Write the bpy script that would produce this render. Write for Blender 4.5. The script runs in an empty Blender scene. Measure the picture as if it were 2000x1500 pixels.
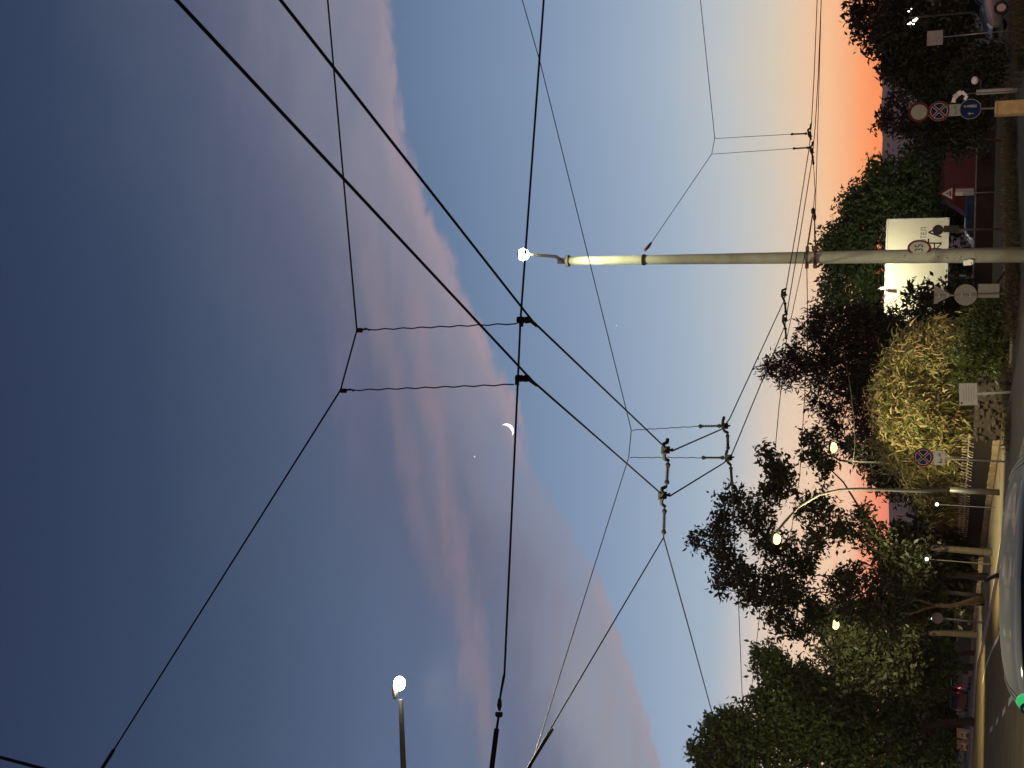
import bpy, math, random
import numpy as np
from mathutils import Vector

D2R = math.radians
sc = bpy.context.scene
COL = sc.collection
random.seed(7)
RNG = np.random.default_rng(11)

# ------------------------------------------------------------------ camera
FPX, PITCH, ROLL, CAMH = 2200.0, D2R(21.5), D2R(1.7), 1.8
fw = np.array([0, math.cos(PITCH), math.sin(PITCH)])
u0 = np.array([0, -math.sin(PITCH), math.cos(PITCH)])
r0 = np.array([1.0, 0, 0])
IU = math.cos(ROLL) * u0 - math.sin(ROLL) * r0
IR = math.cos(ROLL) * r0 + math.sin(ROLL) * u0
CP = np.array([0, 0, CAMH])


def ray(x, y):
    d = fw + IR * ((750 - y) / FPX) - IU * ((x - 1000) / FPX)
    return d / np.linalg.norm(d)


def P(x, y, Y):
    """point seen at photo pixel (x, y) that stands Y metres ahead"""
    d = ray(x, y)
    return CP + d * (Y / d[1])


def Z(x, y, z):
    """point seen at photo pixel (x, y) that hangs z metres above the ground"""
    d = ray(x, y)
    return CP + d * ((z - CAMH) / d[2])


def depth(p):
    return float(np.dot(np.asarray(p) - CP, fw))


# ------------------------------------------------------------------ materials
def lin(r, g=None, b=None):
    if g is None:
        r, g, b = r
    out = []
    for c in (r, g, b):
        c /= 255.0
        out.append(c / 12.92 if c <= 0.04045 else ((c + 0.055) / 1.055) ** 2.4)
    return tuple(out)


MATS = {}


def mat(name, col, rough=0.6, metal=0.0, var=0.25, scale=3.0, spec=0.4, col2=None, coat=0.0,
        bump=0.0, bscale=40.0, emit=None, estr=0.0, detail=4.0):
    if name in MATS:
        return MATS[name]
    m = bpy.data.materials.new(name)
    m.use_nodes = True
    nt = m.node_tree
    b = nt.nodes['Principled BSDF']
    b.inputs['Roughness'].default_value = rough
    b.inputs['Metallic'].default_value = metal
    b.inputs['Specular IOR Level'].default_value = spec
    b.inputs['Coat Weight'].default_value = coat
    b.inputs['Coat Roughness'].default_value = 0.06
    tc = nt.nodes.new('ShaderNodeTexCoord')
    n = nt.nodes.new('ShaderNodeTexNoise')
    n.inputs['Scale'].default_value = scale
    n.inputs['Detail'].default_value = detail
    n.inputs['Roughness'].default_value = 0.65
    nt.links.new(tc.outputs['Object'], n.inputs['Vector'])
    r = nt.nodes.new('ShaderNodeValToRGB')
    c1 = tuple(max(0, c * (1 - var)) for c in col)
    c2 = tuple(min(1, c * (1 + var)) for c in (col2 or col))
    r.color_ramp.elements[0].position = 0.3
    r.color_ramp.elements[1].position = 0.7
    r.color_ramp.elements[0].color = (*c1, 1)
    r.color_ramp.elements[1].color = (*c2, 1)
    nt.links.new(n.outputs['Fac'], r.inputs['Fac'])
    nt.links.new(r.outputs['Color'], b.inputs['Base Color'])
    if bump:
        n2 = nt.nodes.new('ShaderNodeTexNoise')
        n2.inputs['Scale'].default_value = bscale
        n2.inputs['Detail'].default_value = 3
        nt.links.new(tc.outputs['Object'], n2.inputs['Vector'])
        bp = nt.nodes.new('ShaderNodeBump')
        bp.inputs['Strength'].default_value = bump
        bp.inputs['Distance'].default_value = 0.02
        nt.links.new(n2.outputs['Fac'], bp.inputs['Height'])
        nt.links.new(bp.outputs['Normal'], b.inputs['Normal'])
    if emit:
        b.inputs['Emission Color'].default_value = (*emit, 1)
        b.inputs['Emission Strength'].default_value = estr
    MATS[name] = m
    return m


def leafmat(name, c1, c2, c3=None, rough=0.55, trans=0.25):
    """foliage: each leaf takes its own tint between two greens; some light passes through"""
    m = bpy.data.materials.new(name)
    m.use_nodes = True
    nt = m.node_tree
    b = nt.nodes['Principled BSDF']
    out = nt.nodes['Material Output']
    g = nt.nodes.new('ShaderNodeNewGeometry')
    r = nt.nodes.new('ShaderNodeValToRGB')
    r.color_ramp.elements[0].color = (*c1, 1)
    r.color_ramp.elements[1].color = (*c2, 1)
    if c3:
        e = r.color_ramp.elements.new(0.93)
        e.color = (*c3, 1)
        r.color_ramp.elements[1].position = 0.85
        r.color_ramp.elements[-1].color = (*c3, 1)
    nt.links.new(g.outputs['Random Per Island'], r.inputs['Fac'])
    nt.links.new(r.outputs['Color'], b.inputs['Base Color'])
    b.inputs['Roughness'].default_value = rough
    b.inputs['Specular IOR Level'].default_value = 0.35
    t = nt.nodes.new('ShaderNodeBsdfTranslucent')
    nt.links.new(r.outputs['Color'], t.inputs['Color'])
    mx = nt.nodes.new('ShaderNodeMixShader')
    mx.inputs['Fac'].default_value = trans
    nt.links.new(b.outputs[0], mx.inputs[1])
    nt.links.new(t.outputs[0], mx.inputs[2])
    nt.links.new(mx.outputs[0], out.inputs['Surface'])
    return m


def emat(name, col, s):
    m = bpy.data.materials.new(name)
    m.use_nodes = True
    nt = m.node_tree
    nt.nodes.clear()
    e = nt.nodes.new('ShaderNodeEmission')
    e.inputs['Color'].default_value = (*col, 1)
    e.inputs['Strength'].default_value = s
    o = nt.nodes.new('ShaderNodeOutputMaterial')
    nt.links.new(e.outputs[0], o.inputs['Surface'])
    return m


def setup_brick(m, c1, c2, mortar, sx, sy):
    nt = m.node_tree
    b = nt.nodes['Principled BSDF']
    tc = nt.nodes.new('ShaderNodeTexCoord')
    mp = nt.nodes.new('ShaderNodeMapping')
    mp.inputs['Rotation'].default_value = (math.pi / 2, 0, 0)
    br = nt.nodes.new('ShaderNodeTexBrick')
    br.inputs['Color1'].default_value = (*c1, 1)
    br.inputs['Color2'].default_value = (*c2, 1)
    br.inputs['Mortar'].default_value = (*mortar, 1)
    br.inputs['Scale'].default_value = 1.0
    br.inputs['Brick Width'].default_value = sx
    br.inputs['Row Height'].default_value = sy
    br.inputs['Mortar Size'].default_value = 0.02
    nt.links.new(tc.outputs['Object'], mp.inputs['Vector'])
    nt.links.new(mp.outputs['Vector'], br.inputs['Vector'])
    nt.links.new(br.outputs['Color'], b.inputs['Base Color'])


M = dict(
    asphalt=mat('asphalt', (0.135, 0.100, 0.046), 0.72, var=0.35, scale=0.6, bump=0.4, bscale=30, detail=8, spec=0.12),
    paving=mat('paving', (0.095, 0.078, 0.048), 0.8, var=0.3, scale=1.5, bump=0.3, detail=8),
    kerb=mat('kerbstone', (0.24, 0.22, 0.19), 0.7, var=0.3, scale=2.5),
    paint=mat('road_paint', (0.55, 0.53, 0.48), 0.6, var=0.35, scale=6),
    drygrass=mat('dry_grass', (0.036, 0.027, 0.010), 0.9, var=0.5, scale=1.8, col2=(0.075, 0.055, 0.020), detail=10, bump=0.8, bscale=12),
    concrete=mat('pole_concrete', (0.275, 0.295, 0.235), 0.75, var=0.2, scale=2.2, detail=9, bump=0.15, bscale=25),
    stain=mat('pole_stain', (0.14, 0.14, 0.12), 0.8, var=0.15, scale=9),
    steel=mat('galvanised_steel', (0.32, 0.32, 0.31), 0.45, 0.6, var=0.15, scale=8),
    darksteel=mat('dark_steel', (0.09, 0.09, 0.085), 0.5, 0.3, var=0.25, scale=8),
    cable=mat('cable', (0.008, 0.009, 0.012), 0.75, var=0.1, scale=3, spec=0.1),
    cast=mat('cast_fitting', (0.013, 0.014, 0.011), 0.75, 0.0, var=0.3, scale=20, spec=0.12),
    rust=mat('rusty_rod', (0.10, 0.045, 0.03), 0.8, 0.1, var=0.4, scale=15),
    ceramic=mat('insulator_glaze', (0.008, 0.007, 0.006), 0.75, var=0.2, scale=9, spec=0.1),
    white=mat('white_enamel', (0.72, 0.72, 0.70), 0.45, var=0.06, scale=4),
    oldwhite=mat('weathered_white', (0.34, 0.34, 0.31), 0.6, var=0.14, scale=9),
    greyback=mat('bare_aluminium', (0.20, 0.20, 0.18), 0.6, 0.2, var=0.14, scale=9),
    red=mat('sign_red', (0.085, 0.012, 0.012), 0.7, var=0.15, scale=7, spec=0.08),
    dimwhite=mat('dim_light_white', (0.20, 0.21, 0.18), 0.7, var=0.16, scale=9, spec=0.1),  # white of the right-hand plates, darkened to stand for dim light on them
    blue=mat('sign_blue', (0.006, 0.012, 0.060), 0.7, var=0.12, scale=7, spec=0.08),
    black=mat('black_paint', (0.012, 0.012, 0.012), 0.5, var=0.1, scale=4),
    greyink=mat('grey_ink', (0.10, 0.10, 0.095), 0.6, var=0.1, scale=4),
    bark=mat('bark', (0.040, 0.032, 0.024), 0.9, var=0.45, scale=7, bump=0.7, bscale=14, detail=8),
    palebark=mat('pale_bark', (0.20, 0.15, 0.085), 0.85, var=0.35, scale=7, bump=0.4, bscale=18),
    iron=mat('fence_iron', (0.014, 0.013, 0.010), 0.7, 0.1, var=0.3, scale=6),
    brightiron=mat('pale_iron', (0.42, 0.38, 0.28), 0.4, 0.4, var=0.4, scale=3),  # paler iron for the rail and spikes
    stone=mat('plinth_stone', (0.27, 0.21, 0.13), 0.85, var=0.4, scale=2.5, detail=8, bump=0.5),
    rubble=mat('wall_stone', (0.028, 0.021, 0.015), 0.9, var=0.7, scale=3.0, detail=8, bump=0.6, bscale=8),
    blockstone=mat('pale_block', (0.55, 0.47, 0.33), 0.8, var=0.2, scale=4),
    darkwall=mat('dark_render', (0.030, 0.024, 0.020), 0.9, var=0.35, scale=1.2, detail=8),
    timber=mat('timber', (0.34, 0.22, 0.11), 0.75, var=0.25, scale=5, bump=0.3),
    board=mat('billboard_vinyl', (0.78, 0.75, 0.58), 0.5, var=0.05, scale=0.5),
    redpanel=mat('red_sheet', (0.075, 0.008, 0.010), 0.7, var=0.25, scale=1.3),
    tyre=mat('tyre_rubber', (0.014, 0.014, 0.014), 0.8, var=0.2, scale=9),
    rim=mat('alloy', (0.35, 0.35, 0.36), 0.35, 0.8, var=0.1, scale=9),
    glass=mat('car_glass', (0.008, 0.010, 0.014), 0.06, var=0.05, scale=2, spec=0.7),
    slate=mat('slate_car_paint', (0.036, 0.047, 0.062), 0.6, 0.0, var=0.04, scale=3, coat=0.22, spec=0.2),
    silver=mat('silver_car_paint', (0.13, 0.14, 0.16), 0.35, 0.3, var=0.05, scale=3, coat=0.8),
    navy=mat('navy_car_paint', (0.012, 0.018, 0.055), 0.3, 0.2, var=0.05, scale=3, coat=0.8),
    maroon=mat('maroon_car_paint', (0.035, 0.007, 0.007), 0.3, 0.2, var=0.05, scale=3, coat=0.8),
    green_reflection=mat('green_reflection_lens', (0.06, 0.50, 0.20), 0.18, var=0.2, scale=12, emit=lin(60, 225, 120), estr=0.55),  # green colour and glow painted on the lens for a reflected green light
    greendark=mat('green_reflection_ring', (0.01, 0.09, 0.04), 0.2, var=0.2, scale=12),
    hill=mat('hazy_hill', lin(118, 96, 104), 1.0, var=0.10, scale=0.004, spec=0.0),  # mauve of the distant haze is put into the base colour
)
M['headlamp_glow'] = emat('lamp_glow_white', (1.0, 0.96, 0.78), 60.0)
M['sodium_glow'] = emat('lamp_glow_warm', (1.0, 0.88, 0.22), 4.0)
M['tail_glow'] = emat('tail_lamp_glow', (1.0, 0.06, 0.04), 3.0)
M['dim_tail'] = mat('tail_lens', (0.35, 0.03, 0.03), 0.3, emit=(0.8, 0.05, 0.05), estr=0.25)
M['window_glow'] = emat('small_lamp_glow', (1.0, 0.97, 0.9), 8.0)
M['moon_glow'] = emat('moonlight', (1.0, 0.97, 0.84), 3.0)
M['star_glow'] = emat('starlight', (1.0, 0.98, 0.95), 1.0)
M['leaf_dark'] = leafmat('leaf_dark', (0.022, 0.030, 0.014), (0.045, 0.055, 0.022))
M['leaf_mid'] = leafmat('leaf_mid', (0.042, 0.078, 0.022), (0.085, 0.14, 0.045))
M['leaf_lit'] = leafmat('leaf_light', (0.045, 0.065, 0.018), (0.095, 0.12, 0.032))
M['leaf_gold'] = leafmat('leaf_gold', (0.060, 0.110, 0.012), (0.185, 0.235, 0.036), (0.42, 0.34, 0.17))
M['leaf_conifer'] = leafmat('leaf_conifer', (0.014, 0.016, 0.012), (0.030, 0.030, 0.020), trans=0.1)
M['leaf_hedge'] = leafmat('leaf_hedge', (0.040, 0.062, 0.016), (0.085, 0.115, 0.030))
M['leaf_brown'] = leafmat('leaf_brown', (0.030, 0.022, 0.014), (0.055, 0.042, 0.022))

# ------------------------------------------------------------------ mesh helpers
ORG = {}


class MB:
    def __init__(s):
        s.v, s.f = [], []

    def add(s, vs, fs):
        k = len(s.v)
        s.v += [tuple(float(c) for c in v) for v in vs]
        s.f += [tuple(k + i for i in f) for f in fs]
        return s

    def box(s, c, size, ax=None):
        """box centred at c; ax = (right, forward, up) unit vectors"""
        c = np.asarray(c, float)
        X, Y, Zz = ax if ax is not None else (np.array([1., 0, 0]), np.array([0, 1., 0]), np.array([0, 0, 1.]))
        h = [d / 2 for d in size]
        vs = [c + X * h[0] * i + Y * h[1] * j + Zz * h[2] * k for k in (-1, 1) for j in (-1, 1) for i in (-1, 1)]
        return s.add(vs, [(0, 2, 3, 1), (4, 5, 7, 6), (0, 1, 5, 4), (2, 6, 7, 3), (0, 4, 6, 2), (1, 3, 7, 5)])

    def tube(s, pts, rad, seg=8, cap=True):
        pts = [np.asarray(p, float) for p in pts]
        n = len(pts)
        if not hasattr(rad, '__len__'):
            rad = [rad] * n
        vs, fs = [], []
        ref = None
        for i, p in enumerate(pts):
            t = pts[min(i + 1, n - 1)] - pts[max(i - 1, 0)]
            t = t / (np.linalg.norm(t) + 1e-9)
            if ref is None:
                a = np.array([0, 0, 1.]) if abs(t[2]) < 0.9 else np.array([1., 0, 0])
            else:
                a = ref
            b = np.cross(t, a)
            b /= np.linalg.norm(b) + 1e-9
            a = np.cross(b, t)
            ref = a
            for k in range(seg):
                w = 2 * math.pi * k / seg
                vs.append(p + (a * math.cos(w) + b * math.sin(w)) * rad[i])
        for i in range(n - 1):
            for k in range(seg):
                k2 = (k + 1) % seg
                fs.append((i * seg + k, i * seg + k2, (i + 1) * seg + k2, (i + 1) * seg + k))
        if cap:
            fs.append(tuple(range(seg))[::-1])
            fs.append(tuple((n - 1) * seg + k for k in range(seg)))
        return s.add(vs, fs)

    def ellipsoid(s, c, r, seg=14, rings=8):
        c = np.asarray(c, float)
        if not hasattr(r, '__len__'):
            r = (r, r, r)
        vs = [c + np.array([0, 0, r[2]])]
        for i in range(1, rings):
            a = math.pi * i / rings
            for k in range(seg):
                w = 2 * math.pi * k / seg
                vs.append(c + np.array([r[0] * math.sin(a) * math.cos(w), r[1] * math.sin(a) * math.sin(w), r[2] * math.cos(a)]))
        vs.append(c - np.array([0, 0, r[2]]))
        fs = []
        for k in range(seg):
            k2 = (k + 1) % seg
            fs.append((0, 1 + k, 1 + k2))
            for i in range(rings - 2):
                a, b = 1 + i * seg, 1 + (i + 1) * seg
                fs.append((a + k, b + k, b + k2, a + k2))
            fs.append((len(vs) - 1, 1 + (rings - 2) * seg + k2, 1 + (rings - 2) * seg + k))
        return s.add(vs, fs)

    def poly(s, fr, pts, off, th):
        """flat shape in a sign frame fr = (centre, right, up, normal), its front face off metres proud, th thick"""
        c, r, u, n = fr
        a = [c + r * p[0] + u * p[1] + n * off for p in pts]
        b = [q - n * th for q in a]
        k = len(pts)
        fs = [tuple(range(k)), tuple(range(2 * k - 1, k - 1, -1))]
        fs += [(i, k + i, k + (i + 1) % k, (i + 1) % k) for i in range(k)]
        return s.add(a + b, fs)

    def ring(s, fr, ro, ri, off, th, seg=36):
        c, r, u, n = fr
        vs = []
        for rad in (ro, ri):
            for d in (off, off - th):
                vs += [c + (r * math.cos(2 * math.pi * k / seg) + u * math.sin(2 * math.pi * k / seg)) * rad + n * d for k in range(seg)]
        fs = []
        for k in range(seg):
            j = (k + 1) % seg
            fs += [(k, j, 2 * seg + j, 2 * seg + k), (seg + k, 3 * seg + k, 3 * seg + j, seg + j),
                   (k, seg + k, seg + j, j), (2 * seg + k, 2 * seg + j, 3 * seg + j, 3 * seg + k)]
        return s.add(vs, fs)

    def build(s, name, m, parent=None, smooth=False):
        o_ = ORG.get(parent.name, np.zeros(3)) if parent else np.zeros(3)
        me = bpy.data.meshes.new(name)
        if parent is None:
            va = np.array(s.v)
            o_ = np.array([va[:, 0].mean(), va[:, 1].mean(), va[:, 2].min()])
        me.from_pydata([tuple(np.asarray(v) - o_) for v in s.v], [], s.f)
        me.materials.append(M[m] if isinstance(m, str) else m)
        if smooth:
            me.polygons.foreach_set('use_smooth', [True] * len(me.polygons))
        me.update()
        o = bpy.data.objects.new(name, me)
        COL.objects.link(o)
        if parent:
            o.parent = parent
            ORG[o.name] = o_
        else:
            o.location = o_
            ORG[o.name] = o_
        return o


def circ(r, n=36, a0=0.0):
    return [(r * math.cos(a0 + 2 * math.pi * k / n), r * math.sin(a0 + 2 * math.pi * k / n)) for k in range(n)]


def frame(c, yaw=0.0, tilt=0.0):
    """upright frame; yaw 0 faces back along -Y to the viewer"""
    n = np.array([math.sin(yaw), -math.cos(yaw), 0.0])
    r = np.array([math.cos(yaw), math.sin(yaw), 0.0])
    u = np.array([0, 0, 1.0])
    if tilt:
        r, u = r * math.cos(tilt) + u * math.sin(tilt), u * math.cos(tilt) - r * math.sin(tilt)
    return (np.asarray(c, float), r, u, n)


def thing(name, label, cat, loc, group=None):
    o = bpy.data.objects.new(name, None)
    COL.objects.link(o)
    o.location = tuple(loc)
    o.empty_display_size = 0.3
    o['label'] = label
    o['category'] = cat
    if group:
        o['group'] = group
    ORG[o.name] = np.asarray(loc, float)
    return o


def tag(o, label, cat, group=None):
    o['label'] = label
    o['category'] = cat
    if group:
        o['group'] = group
    return o


def struct(o, kind='structure'):
    o['kind'] = kind
    return o


def text_on(fr, txt, size, off, name, m, parent, cx=0.0, cy=0.0, ex=0.004, sx=1.0):
    cu = bpy.data.curves.new('lettering', 'FONT')
    cu.body = txt
    cu.size = size
    cu.align_x = 'CENTER'
    cu.align_y = 'CENTER'
    cu.extrude = ex / 2
    cu.resolution_u = 3
    tmp = bpy.data.objects.new('lettering_tmp', cu)
    COL.objects.link(tmp)
    dg = bpy.context.evaluated_depsgraph_get()
    me = bpy.data.meshes.new_from_object(tmp.evaluated_get(dg))
    b = MB()
    c, r, u, n = fr
    b.add([c + r * (v.co.x * sx + cx) + u * (v.co.y + cy) + n * (off + v.co.z) for v in me.vertices],
          [tuple(p.vertices) for p in me.polygons])
    bpy.data.objects.remove(tmp)
    bpy.data.curves.remove(cu)
    bpy.data.meshes.remove(me)
    return b.build(name, m, parent)


# ------------------------------------------------------------------ sky
HAZE = 1.0e-4      # density of the evening air, per metre


def build_world():
    w = bpy.data.worlds.new('World')
    sc.world = w
    w.use_nodes = True
    nt = w.node_tree
    nt.nodes.clear()
    L = nt.links.new

    def mth(op, a, b=None, c=None, clamp=False):
        n = nt.nodes.new('ShaderNodeMath')
        n.operation = op
        n.use_clamp = clamp
        for i, v in enumerate((a, b, c)):
            if v is None:
                continue
            if isinstance(v, (int, float)):
                n.inputs[i].default_value = v
            else:
                L(v, n.inputs[i])
        return n.outputs[0]

    def sstep(v, lo, hi):
        n = nt.nodes.new('ShaderNodeMapRange')
        n.interpolation_type = 'SMOOTHSTEP'
        L(v, n.inputs['Value'])
        n.inputs['From Min'].default_value = lo
        n.inputs['From Max'].default_value = hi
        return n.outputs['Result']

    def mixc(f, a, b):
        n = nt.nodes.new('ShaderNodeMix')
        n.data_type = 'RGBA'
        for s_, v in ((n.inputs[0], f), (n.inputs[6], a), (n.inputs[7], b)):
            if isinstance(v, tuple):
                s_.default_value = (*v, 1)
            elif isinstance(v, (int, float)):
                s_.default_value = v
            else:
                L(v, s_)
        return n.outputs[2]

    def noise(vec, scale, detail=4, rough=0.55, dist=0.0):
        n = nt.nodes.new('ShaderNodeTexNoise')
        n.inputs['Scale'].default_value = scale
        n.inputs['Detail'].default_value = detail
        n.inputs['Roughness'].default_value = rough
        n.inputs['Distortion'].default_value = dist
        L(vec, n.inputs['Vector'])
        return n.outputs['Fac']

    tc = nt.nodes.new('ShaderNodeTexCoord')
    sp = nt.nodes.new('ShaderNodeSeparateXYZ')
    L(tc.outputs['Generated'], sp.inputs[0])
    dx, dy, dz = sp.outputs
    elev = mth('MULTIPLY', mth('ARCSINE', dz), 180 / math.pi)
    az = mth('MULTIPLY', mth('ARCTAN2', dx, dy), 180 / math.pi)
    daz = mth('ABSOLUTE', mth('SUBTRACT', az, 16.0))
    shift = mth('MULTIPLY', mth('MULTIPLY', daz, 0.10), sstep(elev, 3.0, 11.0))
    eff = mth('ADD', elev, shift)
    ramp = nt.nodes.new('ShaderNodeValToRGB')
    stops = [(-5, (60, 52, 56)), (0, (150, 92, 84)), (2.4, (226, 116, 92)), (3.4, (250, 140, 92)), (4.4, (250, 160, 110)),
             (6.2, (245, 194, 152)), (7.5, (228, 200, 172)), (9.0, (208, 199, 185)), (11.2, (186, 192, 196)),
             (14.0, (160, 177, 195)), (16.5, (144, 164, 188)), (19, (131, 152, 180)), (21.5, (120, 142, 171)), (24, (110, 132, 163)),
             (28, (93, 114, 145)), (32, (80, 98, 126)), (36, (69, 85, 111)), (41, (58, 72, 98)), (47, (49, 61, 88)), (60, (40, 52, 78)), (90, (32, 42, 66))]
    cr = ramp.color_ramp
    for i, (e, c) in enumerate(stops):
        pos = (e + 5) / 95.0
        el = cr.elements[i] if i < 2 else cr.elements.new(pos)
        el.position = pos
        el.color = (*lin(c), 1)
    L(mth('DIVIDE', mth('ADD', eff, 5.0), 95.0, clamp=True), ramp.inputs['Fac'])
    base = ramp.outputs['Color']
    # away from where the sun went down the afterglow is paler and pinker
    pale = mth('MULTIPLY', sstep(daz, 6.0, 22.0), mth('MULTIPLY', sstep(elev, 2.6, 4.8), mth('SUBTRACT', 1.0, sstep(elev, 7.0, 11.0))))
    base = mixc(mth('MULTIPLY', pale, 0.75), base, lin(239, 205, 178))
    sal = mth('MULTIPLY', sstep(daz, 6.0, 22.0), mth('SUBTRACT', 1.0, sstep(elev, 2.8, 5.0)))
    base = mixc(mth('MULTIPLY', sal, 0.75), base, lin(232, 138, 118))
    # cloud deck: a plane above, seen along the direction
    zz = mth('MAXIMUM', dz, 0.02)
    cx = mth('DIVIDE', dx, zz)
    cy = mth('DIVIDE', dy, zz)
    cmb = nt.nodes.new('ShaderNodeCombineXYZ')
    L(cx, cmb.inputs[0]); L(cy, cmb.inputs[1])
    vec = cmb.outputs[0]
    # streaky coordinates: long along the edge of the deck
    mp = nt.nodes.new('ShaderNodeMapping')
    mp.inputs['Rotation'].default_value = (0, 0, D2R(38))
    mp.inputs['Scale'].default_value = (0.55, 2.4, 1)
    L(vec, mp.inputs['Vector'])
    svec = mp.outputs['Vector']
    nbig = mth('SUBTRACT', noise(vec, 1.9, 3), 0.5)
    nmid = mth('SUBTRACT', noise(vec, 6.0, 5, 0.6, 0.5), 0.5)
    nfine = mth('SUBTRACT', noise(vec, 15.0, 6, 0.62, 0.8), 0.5)
    nstr = mth('SUBTRACT', noise(svec, 2.4, 6, 0.62, 0.8), 0.5)
    fc = nt.nodes.new('ShaderNodeFloatCurve')
    pts = [(-4.0, 6.4), (-2.0, 4.75), (-1.31, 4.10), (-.94, 3.72), (-.68, 3.45), (-.388, 3.02), (-.236, 2.76), (-.037, 2.56), (.081, 2.41), (.24, 2.21), (.384, 2.04), (.491, 1.955), (.695, 1.87), (1.2, 1.75), (4, 1.6)]
    cv = fc.mapping.curves[0]
    while len(cv.points) > 2:
        cv.points.remove(cv.points[-1])
    fc.mapping.use_clip = False
    for i, (a, b) in enumerate(pts):
        t = ((a + 4) / 8, b / 8)
        if i == 0:
            cv.points[0].location = t
        elif i == len(pts) - 1:
            cv.points[-1].location = t
        else:
            cv.points.new(*t)
    fc.mapping.update()
    L(mth('DIVIDE', mth('ADD', cx, 4.0), 8.0, clamp=True), fc.inputs['Value'])
    E_ = mth('MULTIPLY', fc.outputs[0], 8.0)
    s = mth('SUBTRACT', E_, cy)
    s = mth('ADD', s, mth('ADD', mth('MULTIPLY', nmid, 0.20), mth('ADD', mth('MULTIPLY', nbig, 0.10), mth('MULTIPLY', nfine, 0.12))))
    ncx = mth('MULTIPLY', cx, -1.0)
    back = mth('ADD', 0.96, mth('MULTIPLY', mth('MAXIMUM', ncx, -0.5), 0.50))
    back = mth('ADD', back, mth('MULTIPLY', nbig, 0.7))
    rel = mth('ADD', mth('DIVIDE', s, back), mth('MULTIPLY', nstr, 0.5))
    edge = sstep(s, -0.02, 0.07)
    dens = mth('MULTIPLY', edge, mth('SUBTRACT', 1.0, sstep(rel, 0.50, 1.45)))
    dens = mth('MULTIPLY', dens, mth('ADD', 0.86, mth('MULTIPLY', nstr, 1.1)), clamp=True)
    # over the low left the sheet thins out between two bands
    gap = mth('MULTIPLY', sstep(ncx, 0.02, 0.25), mth('SUBTRACT', 1.0, sstep(ncx, 0.5, 0.8)))
    gap = mth('MULTIPLY', gap, mth('SUBTRACT', 1.0, sstep(s, 0.10, 0.55)))
    dens = mth('MULTIPLY', dens, mth('SUBTRACT', 1.0, mth('MULTIPLY', gap, 0.45)))
    mauve = mixc(sstep(s, 0.05, 0.85), lin(139, 136, 151), lin(93, 97, 120))
    low = mth('MULTIPLY', sstep(ncx, 0.35, 0.95), mth('SUBTRACT', 1.0, sstep(s, 0.45, 1.1)))
    mauve = mixc(mth('MULTIPLY', low, 0.95, clamp=True), mauve, lin(148, 146, 157))
    c = mixc(mth('MULTIPLY', dens, 0.95, clamp=True), base, mauve)
    c = mixc(mth('MULTIPLY', mth('MULTIPLY', sstep(nstr, 0.02, 0.28), dens), 0.35), c, lin(142, 132, 152))
    # pink lit rim along the edge
    rim = mth('MULTIPLY', edge, mth('SUBTRACT', 1.0, sstep(s, 0.03, 0.20)))
    rim = mth('MULTIPLY', rim, mth('ADD', 0.70, mth('MULTIPLY', nmid, 1.8)), clamp=True)
    away = mth('MAXIMUM', mth('MULTIPLY', sstep(cx, 0.3, 0.7), 0.55), mth('MULTIPLY', mth('MULTIPLY', sstep(ncx, 0.12, 0.25), mth('SUBTRACT', 1.0, mth('MULTIPLY', sstep(ncx, 0.5, 0.68), 0.6))), 0.9))
    rim = mth('MULTIPLY', rim, mth('SUBTRACT', 1.0, away))
    c = mixc(mth('MULTIPLY', rim, 0.80), c, lin(172, 149, 157))
    # inner pink streak and a fainter branch
    for (y0_, k_, wd, lo_, hi_, am) in ((2.07, 0.42, 0.10, 0.78, 1.0, 0.42), (1.93, 0.50, 0.08, 0.30, 0.62, 0.28)):
        q = mth('SUBTRACT', cy, mth('SUBTRACT', y0_, mth('MULTIPLY', cx, k_)))
        q = mth('ADD', q, mth('ADD', mth('MULTIPLY', nbig, 0.25), mth('MULTIPLY', nmid, 0.10)))
        q = mth('ABSOLUTE', mth('ADD', q, mth('MULTIPLY', nstr, 0.16)))
        st = mth('MULTIPLY', mth('SUBTRACT', 1.0, sstep(q, 0.0, wd)), mth('SUBTRACT', 1.0, sstep(cx, 0.05, 0.5)))
        st = mth('MULTIPLY', st, mth('SUBTRACT', 1.0, sstep(ncx, lo_, hi_)))
        st = mth('MULTIPLY', st, mth('ADD', 0.85, mth('MULTIPLY', nfine, 1.5)), clamp=True)
        c = mixc(mth('MULTIPLY', st, am), c, lin(156, 134, 142))
    # low thin bands in the afterglow
    bv = nt.nodes.new('ShaderNodeCombineXYZ')
    L(mth('MULTIPLY', az, 0.03), bv.inputs[0]); L(mth('MULTIPLY', elev, 0.9), bv.inputs[1])
    bn = noise(bv.outputs[0], 1.0, 3)
    bf = mth('MULTIPLY', mth('MULTIPLY', sstep(bn, 0.48, 0.68), mth('SUBTRACT', 1.0, sstep(elev, 3.5, 8.0))), 0.35)
    c = mixc(bf, c, lin(244, 132, 92))
    # the sky beyond the haze layer: what the haze takes away and adds is allowed for here
    path = mth('MINIMUM', mth('DIVIDE', 640.0, mth('MAXIMUM', dz, 0.001)), 10200.0)
    T = mth('EXPONENT', mth('MULTIPLY', path, -HAZE))
    om = mth('SUBTRACT', 1.0, T)
    sub = nt.nodes.new('ShaderNodeVectorMath'); sub.operation = 'SCALE'
    sub.inputs[0].default_value = (0.15, 0.098, 0.105)
    L(om, sub.inputs['Scale'])
    df = nt.nodes.new('ShaderNodeVectorMath'); df.operation = 'SUBTRACT'
    L(c, df.inputs[0]); L(sub.outputs[0], df.inputs[1])
    sca = nt.nodes.new('ShaderNodeVectorMath'); sca.operation = 'SCALE'
    L(df.outputs[0], sca.inputs[0]); L(mth('DIVIDE', 1.0, T), sca.inputs['Scale'])
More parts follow.
